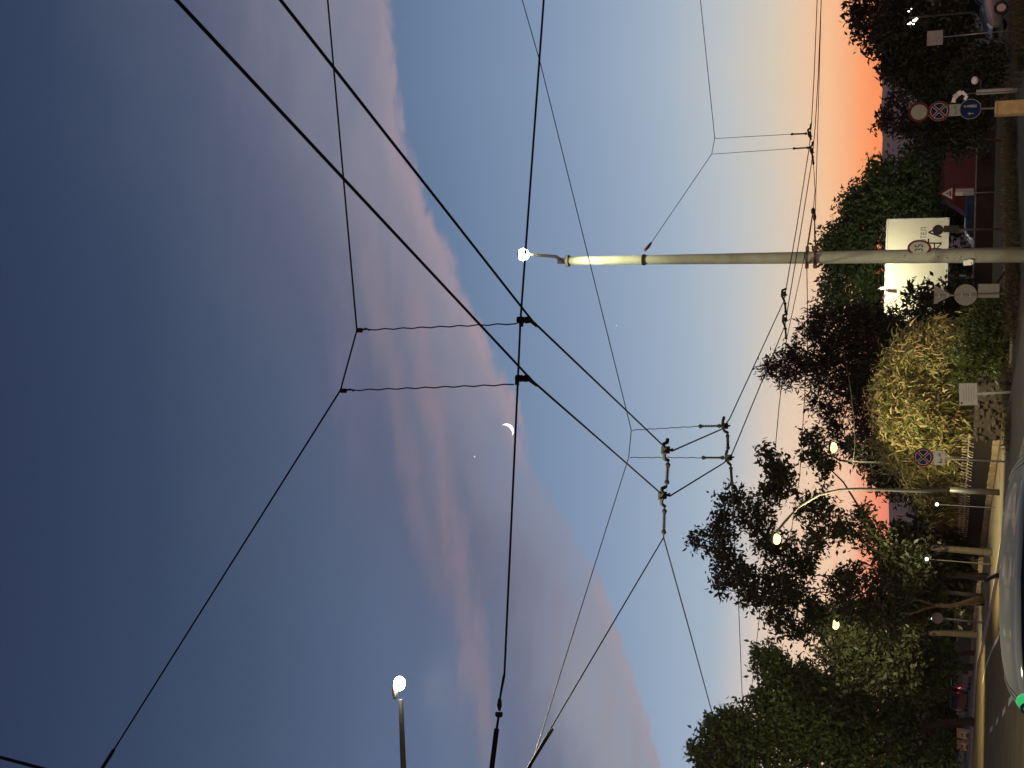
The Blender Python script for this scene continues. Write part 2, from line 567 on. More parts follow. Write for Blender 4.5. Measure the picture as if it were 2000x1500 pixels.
    mxv = nt.nodes.new('ShaderNodeVectorMath'); mxv.operation = 'MAXIMUM'
    L(sca.outputs[0], mxv.inputs[0]); mxv.inputs[1].default_value = (0.0, 0.0, 0.0)
    c = mxv.outputs[0]
    bg = nt.nodes.new('ShaderNodeBackground')
    L(c, bg.inputs['Color'])
    bg.inputs['Strength'].default_value = 1.0
    o = nt.nodes.new('ShaderNodeOutputWorld')
    L(bg.outputs[0], o.inputs['Surface'])


build_world()

# ------------------------------------------------------------------ ground, road, pavement, hill
def sheet(name, pts, z, m, kind='structure', thick=0.0):
    b = MB()
    k = len(pts)
    vs = [(p[0], p[1], z) for p in pts]
    if thick:
        vs += [(p[0], p[1], z - thick) for p in pts]
        b.add(vs, [tuple(range(k))] + [(i, k + i, k + (i + 1) % k, (i + 1) % k) for i in range(k)])
    else:
        b.add(vs, [tuple(range(k))])
    return struct(b.build(name, m), kind)


gb = MB()
NX = 40
xs = np.concatenate([np.linspace(-9000, -120, 8), np.linspace(-100, 100, 24), np.linspace(120, 9000, 8)])
ys = np.concatenate([np.linspace(-300, -20, 4), np.linspace(-10, 160, 30), np.linspace(200, 9000, 8)])
gb.add([(x, y, 0.0) for y in ys for x in xs],
       [(j * len(xs) + i, j * len(xs) + i + 1, (j + 1) * len(xs) + i + 1, (j + 1) * len(xs) + i) for j in range(len(ys) - 1) for i in range(len(xs) - 1)])
struct(gb.build('ground', 'drygrass'))

KERB = [(1.0, 26.0), (-0.9, 31.5), (-2.9, 37.6), (-5.1, 44.4), (-7.2, 49.3), (-9.6, 55.8), (-13.4, 66.5), (-17.0, 77.0), (-19.0, 81.0), (-22.5, 84.5), (-27.0, 86.5), (-60, 92)]
road = [(1.0, 26.0), (30, 20), (60, 12), (60, -30), (-60, -30), (-60, 92)] + KERB[::-1][1:-1]
sheet('road', road, 0.004, 'asphalt')
INNER = [(4.0, 30.0), (1.2, 36.5), (-0.2, 42.2), (-2.6, 49.5), (-5.6, 57.8), (-8.4, 65.6), (-12.0, 73.5), (-16.0, 81.5), (-22.0, 92.5), (-60, 97)]
sheet('pavement', KERB + INNER[::-1], 0.13, 'paving', thick=0.12)


def offset_line(L_, d):
    L_ = [np.array(p, float) for p in L_]
    out = []
    for i, p in enumerate(L_):
        t = L_[min(i + 1, len(L_) - 1)] - L_[max(i - 1, 0)]
        t /= np.linalg.norm(t)
        out.append(p + np.array([-t[1], t[0]]) * d)
    return out


sheet('kerb', [tuple(p) for p in offset_line(KERB, 0.14)] + KERB[::-1], 0.145, 'kerb', thick=0.14)
# white lane line and dashes on the road
ml = [Z(1973, 1160, 0), Z(1950, 1245, 0), Z(1938, 1268, 0), Z(1926, 1300, 0), Z(1919, 1335, 0)]
mb = MB()
lp = [(p[0], p[1]) for p in ml]
A_ = [(*p, 0.009) for p in offset_line(lp, 0.09)]
B_ = [(*p, 0.009) for p in offset_line(lp, -0.09)]
mb.add(A_ + B_, [(i, len(lp) + i, len(lp) + i + 1, i + 1) for i in range(len(lp) - 1)])
struct(mb.build('road_line', 'paint'))
mb = MB()
for (xa, ya, xb, yb) in ((1979, 1359, 1970, 1374), (1964, 1384, 1958, 1395), (1950, 1404, 1946, 1413), (1939, 1420, 1934, 1428)):
    a, b = Z(xa, ya, 0)[:2], Z(xb, yb, 0)[:2]
    t = (b - a) / np.linalg.norm(b - a)
    n = np.array([-t[1], t[0]]) * 0.10
    mb.add([(*(a + n), 0.009), (*(a - n), 0.009), (*(b - n), 0.009), (*(b + n), 0.009)], [(0, 1, 2, 3)])
struct(mb.build('road_dashes', 'paint'))

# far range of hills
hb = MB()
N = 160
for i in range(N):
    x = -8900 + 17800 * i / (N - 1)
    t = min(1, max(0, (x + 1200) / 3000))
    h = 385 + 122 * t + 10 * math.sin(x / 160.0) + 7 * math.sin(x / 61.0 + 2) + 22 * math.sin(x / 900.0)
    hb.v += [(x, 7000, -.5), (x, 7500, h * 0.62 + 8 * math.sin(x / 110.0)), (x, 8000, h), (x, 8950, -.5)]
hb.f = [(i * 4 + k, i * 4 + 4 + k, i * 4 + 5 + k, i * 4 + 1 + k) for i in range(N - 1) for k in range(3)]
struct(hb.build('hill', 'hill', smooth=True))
# evening haze that greys the far hills
hz = bpy.data.materials.new('haze')
hz.use_nodes = True
hz.node_tree.nodes.clear()
pv = hz.node_tree.nodes.new('ShaderNodeVolumePrincipled')
pv.inputs['Color'].default_value = (1.0, 0.74, 0.66, 1)
pv.inputs['Density'].default_value = HAZE
pv.inputs['Anisotropy'].default_value = 0.5
ho = hz.node_tree.nodes.new('ShaderNodeOutputMaterial')
hz.node_tree.links.new(pv.outputs[0], ho.inputs['Volume'])
M['haze'] = hz
struct(MB().box((0, 4600, 319), (19200, 10400, 642)).build('haze', 'haze'), 'stuff')


# ------------------------------------------------------------------ leaves and trees
DENS_K, PER_K = 1.7, 2.3


def leaf_cloud(blobs, leaf, clumps_per_m2, per, rng, spread=0.34, aspect=0.45, up=0.0, fill=0.35, curl=0, core=0.0):
    """leaf quads gathered in clumps near the skin of each blob; blobs = (centre, (rx, ry, rz))"""
    clumps_per_m2 *= DENS_K
    per = int(per * PER_K)
    spread *= 0.85
    Cs = []
    for c, r in blobs:
        r = np.asarray(r)
        area = 4 * math.pi * ((r[0] * r[1]) ** 1.6 / 3 + (r[0] * r[2]) ** 1.6 / 3 + (r[1] * r[2]) ** 1.6 / 3) ** (1 / 1.6)
        n = max(5, int(area * clumps_per_m2))
        d = rng.normal(size=(n, 3))
        d /= np.linalg.norm(d, axis=1)[:, None]
        rad = np.where(rng.random(n) < fill, rng.random(n) ** 0.5 * 0.85, 0.75 + 0.35 * rng.random(n))
        rad *= 1 + 0.18 * np.sin(d[:, 0] * 5 + c[0]) * np.cos(d[:, 2] * 6 + c[2])
        Cs.append(np.asarray(c) + d * rad[:, None] * r)
    Cs = np.concatenate(Cs)
    ctr = np.repeat(Cs, per, axis=0)
    n = len(ctr)
    big = np.ones(n)
    pos = ctr + rng.normal(size=(n, 3)) * spread * np.array([1, 1, 0.75])
    if core:
        ex = []
        for c, r in blobs:
            m_ = int(core * 9 * (r[0] * r[2] + r[0] * r[1]))
            d = rng.normal(size=(m_, 3))
            d /= np.linalg.norm(d, axis=1)[:, None]
            ex.append(np.asarray(c) + d * (rng.random(m_) ** 0.5)[:, None] * 0.66 * np.asarray(r))
        ex = np.concatenate(ex)
        pos = np.concatenate([pos, ex])
        big = np.concatenate([big, np.full(len(ex), 1.9)])
        n = len(pos)
    ax = rng.normal(size=(n, 3))
    ax[:, 2] += up
    ax /= np.linalg.norm(ax, axis=1)[:, None]
    sd = np.cross(ax, rng.normal(size=(n, 3)))
    sd /= np.linalg.norm(sd, axis=1)[:, None] + 1e-9
    Ln = leaf * ((0.6 + 0.8 * rng.random(n)) * big)[:, None]
    W = Ln * aspect * 0.5
    nm = np.cross(ax, sd)
    if curl:
        # long blades that arch over: three quads each
        rows = []
        for t, wv in ((0, 0.5), (0.33, 1.0), (0.68, 0.8), (1.0, 0.12)):
            mid = pos + ax * Ln * t + nm * Ln * curl * (t * t) * -1 + np.array([0, 0, -1.0]) * Ln * 0.45 * t * t
            rows += [mid + sd * W * wv, mid - sd * W * wv]
        v = np.stack(rows, 1).reshape(-1, 3)
        k = np.arange(n)[:, None] * 8
        f = np.concatenate([k + np.array([[0, 1, 3, 2]]), k + np.array([[2, 3, 5, 4]]), k + np.array([[4, 5, 7, 6]])], 0)
    else:
        fold = nm * W * 0.35
        v = np.stack([pos, pos + ax * Ln * 0.45 + sd * W + fold, pos + ax * Ln, pos + ax * Ln * 0.45 - sd * W + fold], 1).reshape(-1, 3)
        f = np.arange(n)[:, None] * 4 + np.array([[0, 1, 2, 3]])
    return v, f, Cs


def quick_mesh(name, v, f, m, parent):
    o_ = ORG[parent.name]
    me = bpy.data.meshes.new(name)
    v = v - o_
    me.vertices.add(len(v))
    me.vertices.foreach_set('co', v.astype(np.float32).ravel())
    me.loops.add(f.size)
    me.loops.foreach_set('vertex_index', f.astype(np.int32).ravel())
    me.polygons.add(len(f))
    me.polygons.foreach_set('loop_start', (np.arange(len(f)) * f.shape[1]).astype(np.int32))
    me.polygons.foreach_set('loop_total', np.full(len(f), f.shape[1], np.int32))
    me.materials.append(M[m])
    me.update(calc_edges=True)
    o = bpy.data.objects.new(name, me)
    COL.objects.link(o)
    o.parent = parent
    ORG[o.name] = o_
    return o


def px_blobs(L_, Y):
    out = []
    for t in L_:
        x, y, rv, ru = t[:4]
        dy = t[4] if len(t) > 4 else 0.0
        p = P(x, y, Y + dy)
        k = depth(p) / FPX
        out.append((p, (ru * k, 0.75 * (ru + rv) * 0.5 * k + 0.2, rv * k)))
    return out


def tree(name, label, cat, base, blobs, leaf=0.2, dens=1.6, per=9, lm='leaf_dark', r0=0.16, fork=None, bark='bark',
         group=None, spread=0.34, aspect=0.45, up=0.0, fill=0.35, curl=0, limbs=True, twig=2, seed=1, trunk_pts=None, crown='crown', core=1.0):
    rng = np.random.default_rng(seed)
    root = thing(name, label, cat, base, group)
    v, f, Cs = leaf_cloud(blobs, leaf, dens, per, rng, spread, aspect, up, fill, curl, core)
    v[:, 2] = np.maximum(v[:, 2], 0.03)
    quick_mesh(crown, v, f, lm, root)
    if not limbs:
        return root
    base = np.asarray(base, float)
    cen = sum(np.asarray(c) for c, r in blobs) / len(blobs)
    zlow = min(c[2] - r[2] for c, r in blobs)
    if fork is None:
        fork = base * 0.75 + cen * 0.25
        fork[2] = max(base[2] + 0.5, zlow * 0.8 + 0.2 * cen[2])
    fork = np.asarray(fork, float)
    b = MB()
    tp = [np.asarray(p, float) for p in trunk_pts] if trunk_pts else [base, base * 0.5 + fork * 0.5 + np.array([0.05, 0.03, 0]), fork]
    n = len(tp)
    b.tube([tp[0] - np.array([0, 0, 0.1])] + tp, [r0 * 1.35] + [r0 * (1.1 - 0.35 * i / max(1, n - 1)) for i in range(n)], 10)
    nodes = [(fork, 0.0, r0 * 0.8)]
    todo = [(np.asarray(c), r) for c, r in blobs]
    while todo:
        best = None
        for ti, (c, r) in enumerate(todo):
            for ni, (p, plen, pr) in enumerate(nodes):
                dd = np.linalg.norm(c - p)
                cost = dd + 0.35 * plen + (1.5 * max(0, p[2] - c[2]))
                if best is None or cost < best[0]:
                    best = (cost, ti, ni, dd)
        _, ti, ni, dd = best
        c, r = todo.pop(ti)
        p, plen, pr = nodes[ni]
        k1 = max(pr * 0.62, 0.025)
        w = rng.normal(size=(2, 3)) * 0.09 * dd
        q1, q2 = p * 0.66 + c * 0.34 + w[0], p * 0.33 + c * 0.67 + w[1]
        b.tube([p, q1, q2, c], [pr * 0.85, k1 * 1.15, k1, k1 * 0.8], 6)
        nodes.append((c, plen + dd, k1 * 0.85))
        dn = np.linalg.norm(Cs - c, axis=1)
        near = Cs[dn < max(r) * 1.15]
        if len(near):
            for q in near[rng.choice(len(near), min(len(near), twig * 3), replace=False)]:
                m_ = (c + q) / 2 + rng.normal(size=3) * 0.12
                b.tube([c, m_, q], [k1 * 0.4, k1 * 0.25, 0.008], 4, cap=False)
    b.build('trunk', bark, root, smooth=True)
    return root


G0 = lambda x, y: np.array([*Z(x, y, 0)[:2], 0.0])

# big open-crowned tree over the pavement
tb = np.array([-6.7, 53.2, 0.13])
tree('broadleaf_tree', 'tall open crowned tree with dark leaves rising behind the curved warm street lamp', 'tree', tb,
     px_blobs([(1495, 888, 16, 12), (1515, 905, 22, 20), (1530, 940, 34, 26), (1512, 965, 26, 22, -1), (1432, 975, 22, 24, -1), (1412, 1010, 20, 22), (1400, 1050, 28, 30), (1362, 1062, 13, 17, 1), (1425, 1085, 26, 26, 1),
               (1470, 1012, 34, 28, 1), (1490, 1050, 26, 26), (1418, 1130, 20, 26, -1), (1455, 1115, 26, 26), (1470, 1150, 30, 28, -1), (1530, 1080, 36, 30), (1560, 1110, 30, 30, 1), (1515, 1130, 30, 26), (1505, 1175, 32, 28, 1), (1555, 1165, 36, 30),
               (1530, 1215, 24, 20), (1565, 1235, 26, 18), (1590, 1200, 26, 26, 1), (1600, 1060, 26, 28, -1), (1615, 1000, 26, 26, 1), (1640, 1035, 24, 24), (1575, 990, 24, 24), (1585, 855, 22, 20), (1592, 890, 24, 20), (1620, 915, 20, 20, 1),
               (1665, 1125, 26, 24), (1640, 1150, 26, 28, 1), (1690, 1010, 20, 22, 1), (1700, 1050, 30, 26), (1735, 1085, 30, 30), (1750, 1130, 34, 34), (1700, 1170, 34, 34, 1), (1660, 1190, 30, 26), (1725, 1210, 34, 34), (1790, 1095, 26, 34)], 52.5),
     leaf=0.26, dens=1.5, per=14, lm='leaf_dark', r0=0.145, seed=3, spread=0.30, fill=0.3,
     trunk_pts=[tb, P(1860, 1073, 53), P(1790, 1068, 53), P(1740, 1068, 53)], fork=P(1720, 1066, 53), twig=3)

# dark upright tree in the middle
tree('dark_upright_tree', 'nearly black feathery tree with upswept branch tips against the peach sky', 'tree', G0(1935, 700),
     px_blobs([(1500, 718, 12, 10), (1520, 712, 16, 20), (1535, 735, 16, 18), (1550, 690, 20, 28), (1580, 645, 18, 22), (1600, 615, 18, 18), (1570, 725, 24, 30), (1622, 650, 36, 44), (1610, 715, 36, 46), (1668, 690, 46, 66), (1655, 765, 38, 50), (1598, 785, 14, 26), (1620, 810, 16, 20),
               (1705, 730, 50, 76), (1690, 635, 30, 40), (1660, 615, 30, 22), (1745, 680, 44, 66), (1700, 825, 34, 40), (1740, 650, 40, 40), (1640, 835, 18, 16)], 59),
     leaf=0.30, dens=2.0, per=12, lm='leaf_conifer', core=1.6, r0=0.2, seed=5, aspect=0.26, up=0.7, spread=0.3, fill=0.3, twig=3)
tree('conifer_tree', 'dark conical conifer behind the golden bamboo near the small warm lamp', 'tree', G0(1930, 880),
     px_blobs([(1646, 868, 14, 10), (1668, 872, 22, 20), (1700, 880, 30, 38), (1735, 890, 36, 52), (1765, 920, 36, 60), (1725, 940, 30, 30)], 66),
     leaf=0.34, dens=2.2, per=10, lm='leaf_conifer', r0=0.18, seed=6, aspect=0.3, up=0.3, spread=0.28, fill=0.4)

# golden bamboo clump, long arching blades
tree('bamboo_clump', 'broad clump of golden green bamboo lit by street lamps behind the iron fence', 'bamboo', np.array([-1.6, 57.5, 0.0]),
     px_blobs([(1765, 735, 44, 50), (1742, 785, 40, 56, 1), (1795, 800, 60, 66, -.5), (1775, 865, 58, 56, 4), (1800, 690, 50, 46, -.5), (1840, 665, 36, 36, -1), (1828, 730, 40, 56), (1835, 850, 44, 56, 3), (1815, 930, 46, 50, 8), (1845, 915, 36, 46, 7), (1830, 985, 42, 42, 13), (1848, 1028, 34, 34, 17), (1855, 790, 30, 50, .5)], 54.5),
     leaf=0.32, dens=3.6, per=16, lm='leaf_gold', r0=0.06, seed=8, aspect=0.20, up=0.1, spread=0.30, fill=0.3, curl=0.2, core=2.5, crown='foliage')

# the shrub and hedge in front of the blank signs
tree('green_hedge', 'bushy green shrub growing round the backs of the grey signs', 'shrub', np.array([5.0, 46.5, 0.0]),
     px_blobs([(1893, 690, 22, 34), (1888, 735, 20, 22), (1915, 650, 36, 40), (1935, 690, 34, 38), (1905, 610, 22, 24), (1945, 615, 34, 40), (1965, 665, 30, 50), (1970, 580, 24, 30), (1968, 720, 22, 22)], 46),
     leaf=0.24, dens=3.2, per=10, lm='leaf_hedge', r0=0.05, seed=9, aspect=0.3, up=0.8, spread=0.22, fill=0.4, crown='foliage')
tree('billboard_bush', 'black leaved bush growing up in front of the left half of the billboard', 'bush', np.array([5.0, 70.0, 0.0]),
     px_blobs([(1795, 580, 34, 30), (1790, 620, 36, 34), (1835, 600, 36, 44), (1845, 650, 40, 50), (1800, 660, 34, 30), (1875, 570, 34, 40), (1880, 630, 30, 50), (1870, 690, 30, 36)], 70),
     leaf=0.34, dens=1.1, per=8, lm='leaf_dark', r0=0.07, seed=10, spread=0.32, fill=0.5, twig=3, crown='foliage', core=0.25)
# broad green tree behind the billboard
tree('green_tree', 'broad leafy green tree behind the lit billboard', 'tree', np.array([9.5, 86.0, 0.0]),
     px_blobs([(1622, 480, 24, 34), (1640, 520, 34, 46, 1), (1632, 575, 36, 40), (1668, 430, 34, 44), (1655, 470, 34, 50, 1), (1690, 385, 34, 40), (1725, 345, 34, 38), (1690, 480, 40, 80), (1700, 560, 40, 70), (1740, 400, 44, 60), (1690, 620, 32, 32), (1770, 360, 44, 50), (1745, 620, 40, 40), (1815, 380, 40, 50),(1800, 322, 30, 30)], 84),
     leaf=0.36, dens=1.25, per=11, lm='leaf_mid', r0=0.26, seed=12, spread=0.42, fill=0.3)
tree('small_sparse_tree', 'small sparse tree with one tuft standing above the round white sign', 'tree', np.array([15.9, 72.0, 0.0]),
     px_blobs([(1722, 243, 11, 9), (1745, 225, 26, 20), (1760, 258, 26, 15), (1745, 190, 14, 16), (1775, 232, 24, 24), (1800, 250, 24, 16)], 70),
     leaf=0.32, dens=1.5, per=8, lm='leaf_brown', r0=0.1, seed=13, spread=0.3, fill=0.3, core=0.0)
tree('reddish_tree', 'tree with reddish see-through crown edge at the far right against the orange sky', 'tree', np.array([19.0, 64.0, 0.0]),
     px_blobs([(1685, 20, 32, 36), (1690, 60, 30, 34), (1715, 85, 24, 24), (1720, 35, 30, 50), (1700, -30, 40, 40)], 63),
     leaf=0.34, dens=1.25, per=7, lm='leaf_brown', r0=0.18, seed=14, spread=0.34, fill=0.35, core=0.0)
tree('dark_shrub_tree', 'dense dark evergreen filling the space under the reddish tree', 'tree', np.array([17.5, 61.5, 0.0]),
     px_blobs([(1765, 30, 44, 60), (1770, 90, 40, 50), (1745, 125, 26, 30), (1820, 60, 46, 66), (1815, 130, 50, 50), (1862, 110, 40, 60), (1780, 150, 40, 30), (1868, 30, 30, 50, 4)], 61),
     leaf=0.3, dens=2.4, per=11, lm='leaf_dark', r0=0.14, seed=15, spread=0.32, fill=0.4)
tree('rounded_shrub', 'rounded dark shrub in front of the parked silver car', 'shrub', np.array([14.0, 52.0, 0.0]),
     px_blobs([(1905, 130, 40, 36), (1935, 110, 28, 26), (1930, 160, 34, 36), (1900, 175, 40, 30)], 52),
     leaf=0.2, dens=4.5, per=10, lm='leaf_dark', r0=0.05, seed=16, spread=0.2, fill=0.4, crown='foliage')
tree('leafy_shrub', 'loose dark green shrub below and around the blue round sign', 'shrub', np.array([13.0, 62.0, 0.0]),
     px_blobs([(1830, 280, 40, 36), (1860, 240, 40, 40), (1890, 270, 34, 34), (1820, 225, 34, 30), (1850, 190, 46, 34), (1905, 230, 26, 36)], 64),
     leaf=0.26, dens=2.6, per=10, lm='leaf_dark', r0=0.06, seed=17, spread=0.28, fill=0.4, crown='foliage')

# street trees along the pavement, going away to the left
row = [
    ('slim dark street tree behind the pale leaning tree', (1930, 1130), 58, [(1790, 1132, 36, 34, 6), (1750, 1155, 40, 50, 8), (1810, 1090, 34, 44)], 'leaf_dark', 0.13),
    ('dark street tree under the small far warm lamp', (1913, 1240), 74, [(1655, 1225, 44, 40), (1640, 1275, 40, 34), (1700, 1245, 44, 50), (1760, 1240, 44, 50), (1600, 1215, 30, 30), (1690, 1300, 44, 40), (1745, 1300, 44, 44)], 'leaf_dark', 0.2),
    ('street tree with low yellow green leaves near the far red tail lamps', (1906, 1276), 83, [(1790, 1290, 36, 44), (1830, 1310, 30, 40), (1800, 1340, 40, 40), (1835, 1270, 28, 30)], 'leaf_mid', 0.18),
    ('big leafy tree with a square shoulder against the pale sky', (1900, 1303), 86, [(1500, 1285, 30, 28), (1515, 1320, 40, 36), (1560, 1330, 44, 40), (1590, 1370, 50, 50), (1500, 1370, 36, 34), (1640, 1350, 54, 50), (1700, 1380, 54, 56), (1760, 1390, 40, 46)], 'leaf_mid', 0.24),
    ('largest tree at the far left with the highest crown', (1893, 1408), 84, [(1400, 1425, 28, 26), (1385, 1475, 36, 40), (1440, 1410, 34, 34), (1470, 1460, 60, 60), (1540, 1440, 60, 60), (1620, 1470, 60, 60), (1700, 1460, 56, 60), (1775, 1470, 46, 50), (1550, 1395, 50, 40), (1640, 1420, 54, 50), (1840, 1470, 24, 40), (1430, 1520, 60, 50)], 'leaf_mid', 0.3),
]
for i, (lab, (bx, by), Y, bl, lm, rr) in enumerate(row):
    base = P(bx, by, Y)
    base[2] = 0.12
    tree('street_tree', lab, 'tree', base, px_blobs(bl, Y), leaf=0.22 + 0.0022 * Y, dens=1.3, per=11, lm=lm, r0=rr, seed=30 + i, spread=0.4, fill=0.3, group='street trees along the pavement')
# bare-stemmed young trees of the row: trunks show, their crowns join the mass above
pb = P(1924, 1172, 63); pb[2] = 0.12
pt = tree('pale_leaning_tree', 'young leaning tree with pale twisted forked stem lit by the street lamp', 'tree', pb,
          px_blobs([(1795, 1180, 26, 28, 2), (1780, 1215, 22, 24, 2), (1820, 1150, 18, 20, 2.5), (1835, 1205, 16, 18, 1.8), (1765, 1160, 24, 26, 2.5), (1745, 1190, 20, 22, 2)], 63),
          leaf=0.28, dens=2.0, per=9, lm='leaf_lit', r0=0.05, bark='palebark', seed=40, spread=0.3, limbs=False)
b = MB()
YT = 62.0
b.tube([pb - np.array([0, 0, .1]), P(1912, 1168, 62.6), P(1895, 1173, YT), P(1872, 1181, YT), P(1848, 1184, YT), P(1826, 1183, YT)], [0.15, 0.12, 0.11, 0.105, 0.10, 0.09], 9)
b.tube([P(1922, 1181, 62.8), P(1905, 1180, 62.2), P(1885, 1180, YT), P(1868, 1182, YT)], [0.08, 0.06, 0.055, 0.05], 7)
b.tube([P(1828, 1183, YT), P(1812, 1178, YT), P(1800, 1173, YT - .1), P(1786, 1172, YT - .1), P(1777, 1177, YT)], [0.07, 0.055, 0.05, 0.04, 0.022], 7)
b.tube([P(1828, 1184, YT), P(1806, 1188, YT - .1), P(1790, 1195, YT - .1), P(1776, 1199, YT), P(1757, 1197, YT), P(1738, 1201, YT), P(1728, 1199, YT + .2)], [0.08, 0.065, 0.06, 0.05, 0.045, 0.03, 0.012], 7)
b.tube([P(1750, 1199, YT), P(1745, 1209, YT + .2), P(1738, 1214, YT + .3)], [0.025, 0.018, 0.008], 5)
b.build('trunk', 'palebark', pt, smooth=True)
st = thing('bare_stem_tree', 'thin dark bare trunk between the leaning pale tree and the thick mottled trunk', 'tree', np.array([*P(1926, 1126, 60)[:2], 0.12]))
b = MB()
b.tube([P(1937, 1127, 58.4), P(1880, 1124, 58.4), P(1820, 1119, 58.4), P(1780, 1112, 58.4)], [0.19, 0.13, 0.11, 0.08], 8)
b.tube([P(1822, 1119, 58.4), P(1800, 1135, 58.4), P(1770, 1140, 58.4)], [0.07, 0.05, 0.03], 6)
b.build('trunk', 'bark', st, smooth=True)
v, f, _c = leaf_cloud(px_blobs([(1775, 1112, 26, 30), (1765, 1140, 24, 24)], 58.4), 0.3, 1.8, 9, RNG)
quick_mesh('crown', v, f, 'leaf_dark', st)

# far greenery behind the fence
for lab, Y, bl, lm in (
        ('dark hedge behind the far end of the iron fence', 122, [(1850, 1180, 40, 50), (1855, 1250, 34, 50), (1848, 1350, 22, 60), (1830, 1230, 50, 60), (1845, 1440, 26, 60), (1810, 1320, 50, 60), (1835, 1400, 30, 60)], 'leaf_dark'),
        ('dark shrubs behind the fence under the tall open crowned tree', 68, [(1850, 1080, 30, 40), (1830, 1120, 40, 46), (1800, 1040, 30, 30), (1790, 1085, 30, 30), (1870, 1140, 24, 50), (1760, 1060, 26, 26)], 'leaf_dark'),
        ('dark shrubs behind the low dark wall under the billboard', 79, [(1880, 560, 30, 60), (1870, 640, 36, 50), (1880, 700, 30, 50), (1850, 740, 50, 60)], 'leaf_conifer'),
        ('dark trees beyond the red kiosk', 90, [(1850, 330, 46, 60), (1840, 420, 50, 60), (1820, 290, 40, 50), (1880, 230, 40, 60), (1850, 180, 50, 60)], 'leaf_dark')):
    bs = px_blobs(bl, Y)
    base = np.array([bs[0][0][0], Y, 0.0])
    tree('background_hedge', lab, 'hedge', base, bs, leaf=0.42, dens=1.6, per=11, lm=lm, r0=0.06, seed=50 + int(Y), spread=0.42, fill=0.5, crown='foliage')

# ------------------------------------------------------------------ fence and walls
FENCE = [(-1.6, 52.2), (-2.9, 56.0), (-4.3, 59.4), (-6.5, 65.0), (-9.3, 72.2), (-12.6, 78.4), (-16.8, 86.5), (-22.0, 97.0)]


def resample(L_, n):
    L_ = np.array(L_, float)
    d = np.concatenate([[0], np.cumsum(np.linalg.norm(np.diff(L_, axis=0), axis=1))])
    t = np.linspace(0, d[-1], n)
    return np.stack([np.interp(t, d, L_[:, 0]), np.interp(t, d, L_[:, 1])], 1)


def strip(b, line, z0, z1, th):
    L_ = [tuple(p) for p in line]
    a, c = offset_line(L_, th / 2), offset_line(L_, -th / 2)
    n = len(L_)
    vs = [(*p, z) for z in (z0, z1) for p in a] + [(*p, z) for z in (z0, z1) for p in c]
    fs = []
    for i in range(n - 1):
        fs += [(i, i + 1, n + i + 1, n + i), (2 * n + i + 1, 2 * n + i, 3 * n + i, 3 * n + i + 1), (n + i, n + i + 1, 3 * n + i + 1, 3 * n + i), (i + 1, i, 2 * n + i, 2 * n + i + 1)]
    fs += [(0, n, 3 * n, 2 * n), (n - 1, 3 * n - 1, 4 * n - 1, 2 * n - 1)]
    b.add(vs, fs)


fl = resample(FENCE, 60)
fe = thing('iron_fence', 'long iron fence with dark sheet panels, curled spikes and a stone plinth beside the pavement', 'fence', (FENCE[0][0], FENCE[0][1], 0))
b = MB(); strip(b, fl, 0.25, 1.12, 0.03); b.build('panel', 'iron', fe)
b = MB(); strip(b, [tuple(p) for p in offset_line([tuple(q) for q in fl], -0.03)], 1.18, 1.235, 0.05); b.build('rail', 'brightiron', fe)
# plinth of separate rough blocks
b = MB()
pl = resample(FENCE, 76)
for i in range(75):
    a, c = pl[i], pl[i + 1]
    t = (c - a); L_ = np.linalg.norm(t); t /= L_
    nn = np.array([-t[1], t[0], 0])
    mid = (a + c) / 2
    h = 0.22 + 0.06 * random.random()
    b.box((mid[0] + nn[0] * 0.02, mid[1] + nn[1] * 0.02, h / 2), (L_ * 0.9, 0.34 + 0.05 * random.random(), h), (np.array([t[0], t[1], 0]), nn, np.array([0, 0, 1.])))
b.build('stone_plinth', 'stone', fe)
ns = 88
sl = resample([tuple(q) for q in fl[:46]], ns)
for i in range(ns):
    p = np.array([*sl[i], 1.2])
    t = sl[min(i + 1, ns - 1)] - sl[max(i - 1, 0)]
    t = np.array([*(t / np.linalg.norm(t)), 0])
    w = np.array([-t[1], t[0], 0])
    if random.random() < 0.10:
        continue
    jx = random.uniform(-.03, .03)
    b = MB()
    b.tube([p + w * 0.13 + t * (0.06 + jx) - np.array([0, 0, 0.20]), p + w * 0.11 - np.array([0, 0, 0.08]), p + w * 0.045, p + w * 0.03 + np.array([0, 0, 0.12]), p + t * jx + w * 0.0 + np.array([0, 0, 0.27])], [0.034, 0.014, 0.012, 0.012, 0.028], 5)
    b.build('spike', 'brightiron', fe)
for k in range(10):
    p = fl[min(59, k * 6 + 3)]
    MB().box((p[0] + 0.08, p[1] - 0.04, 0.72), (0.10, 0.10, 1.44)).build('post', 'iron', fe)

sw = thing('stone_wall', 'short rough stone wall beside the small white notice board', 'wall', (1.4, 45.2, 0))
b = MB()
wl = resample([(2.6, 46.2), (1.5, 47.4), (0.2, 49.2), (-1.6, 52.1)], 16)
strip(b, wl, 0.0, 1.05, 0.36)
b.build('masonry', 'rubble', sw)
b = MB()
for i in range(15):
    a, c = wl[i], wl[i + 1]
    t = (c - a); L_ = np.linalg.norm(t); t = np.array([*(t / L_), 0])
    side = np.array([-t[1], t[0], 0.0])
    side = side if side[1] < 0 else -side
    for k in range(7):
        f_ = random.uniform(0.0, 1.0)
        mid = np.array([*(a * f_ + c * (1 - f_)), random.uniform(.08, .98)])
        b.ellipsoid(mid + side * 0.16, (random.uniform(.10, .26), random.uniform(.06, .12), random.uniform(.06, .13)), 8, 6)
struct(b.build('facing_stones', 'rubble', sw, smooth=True), 'stuff')

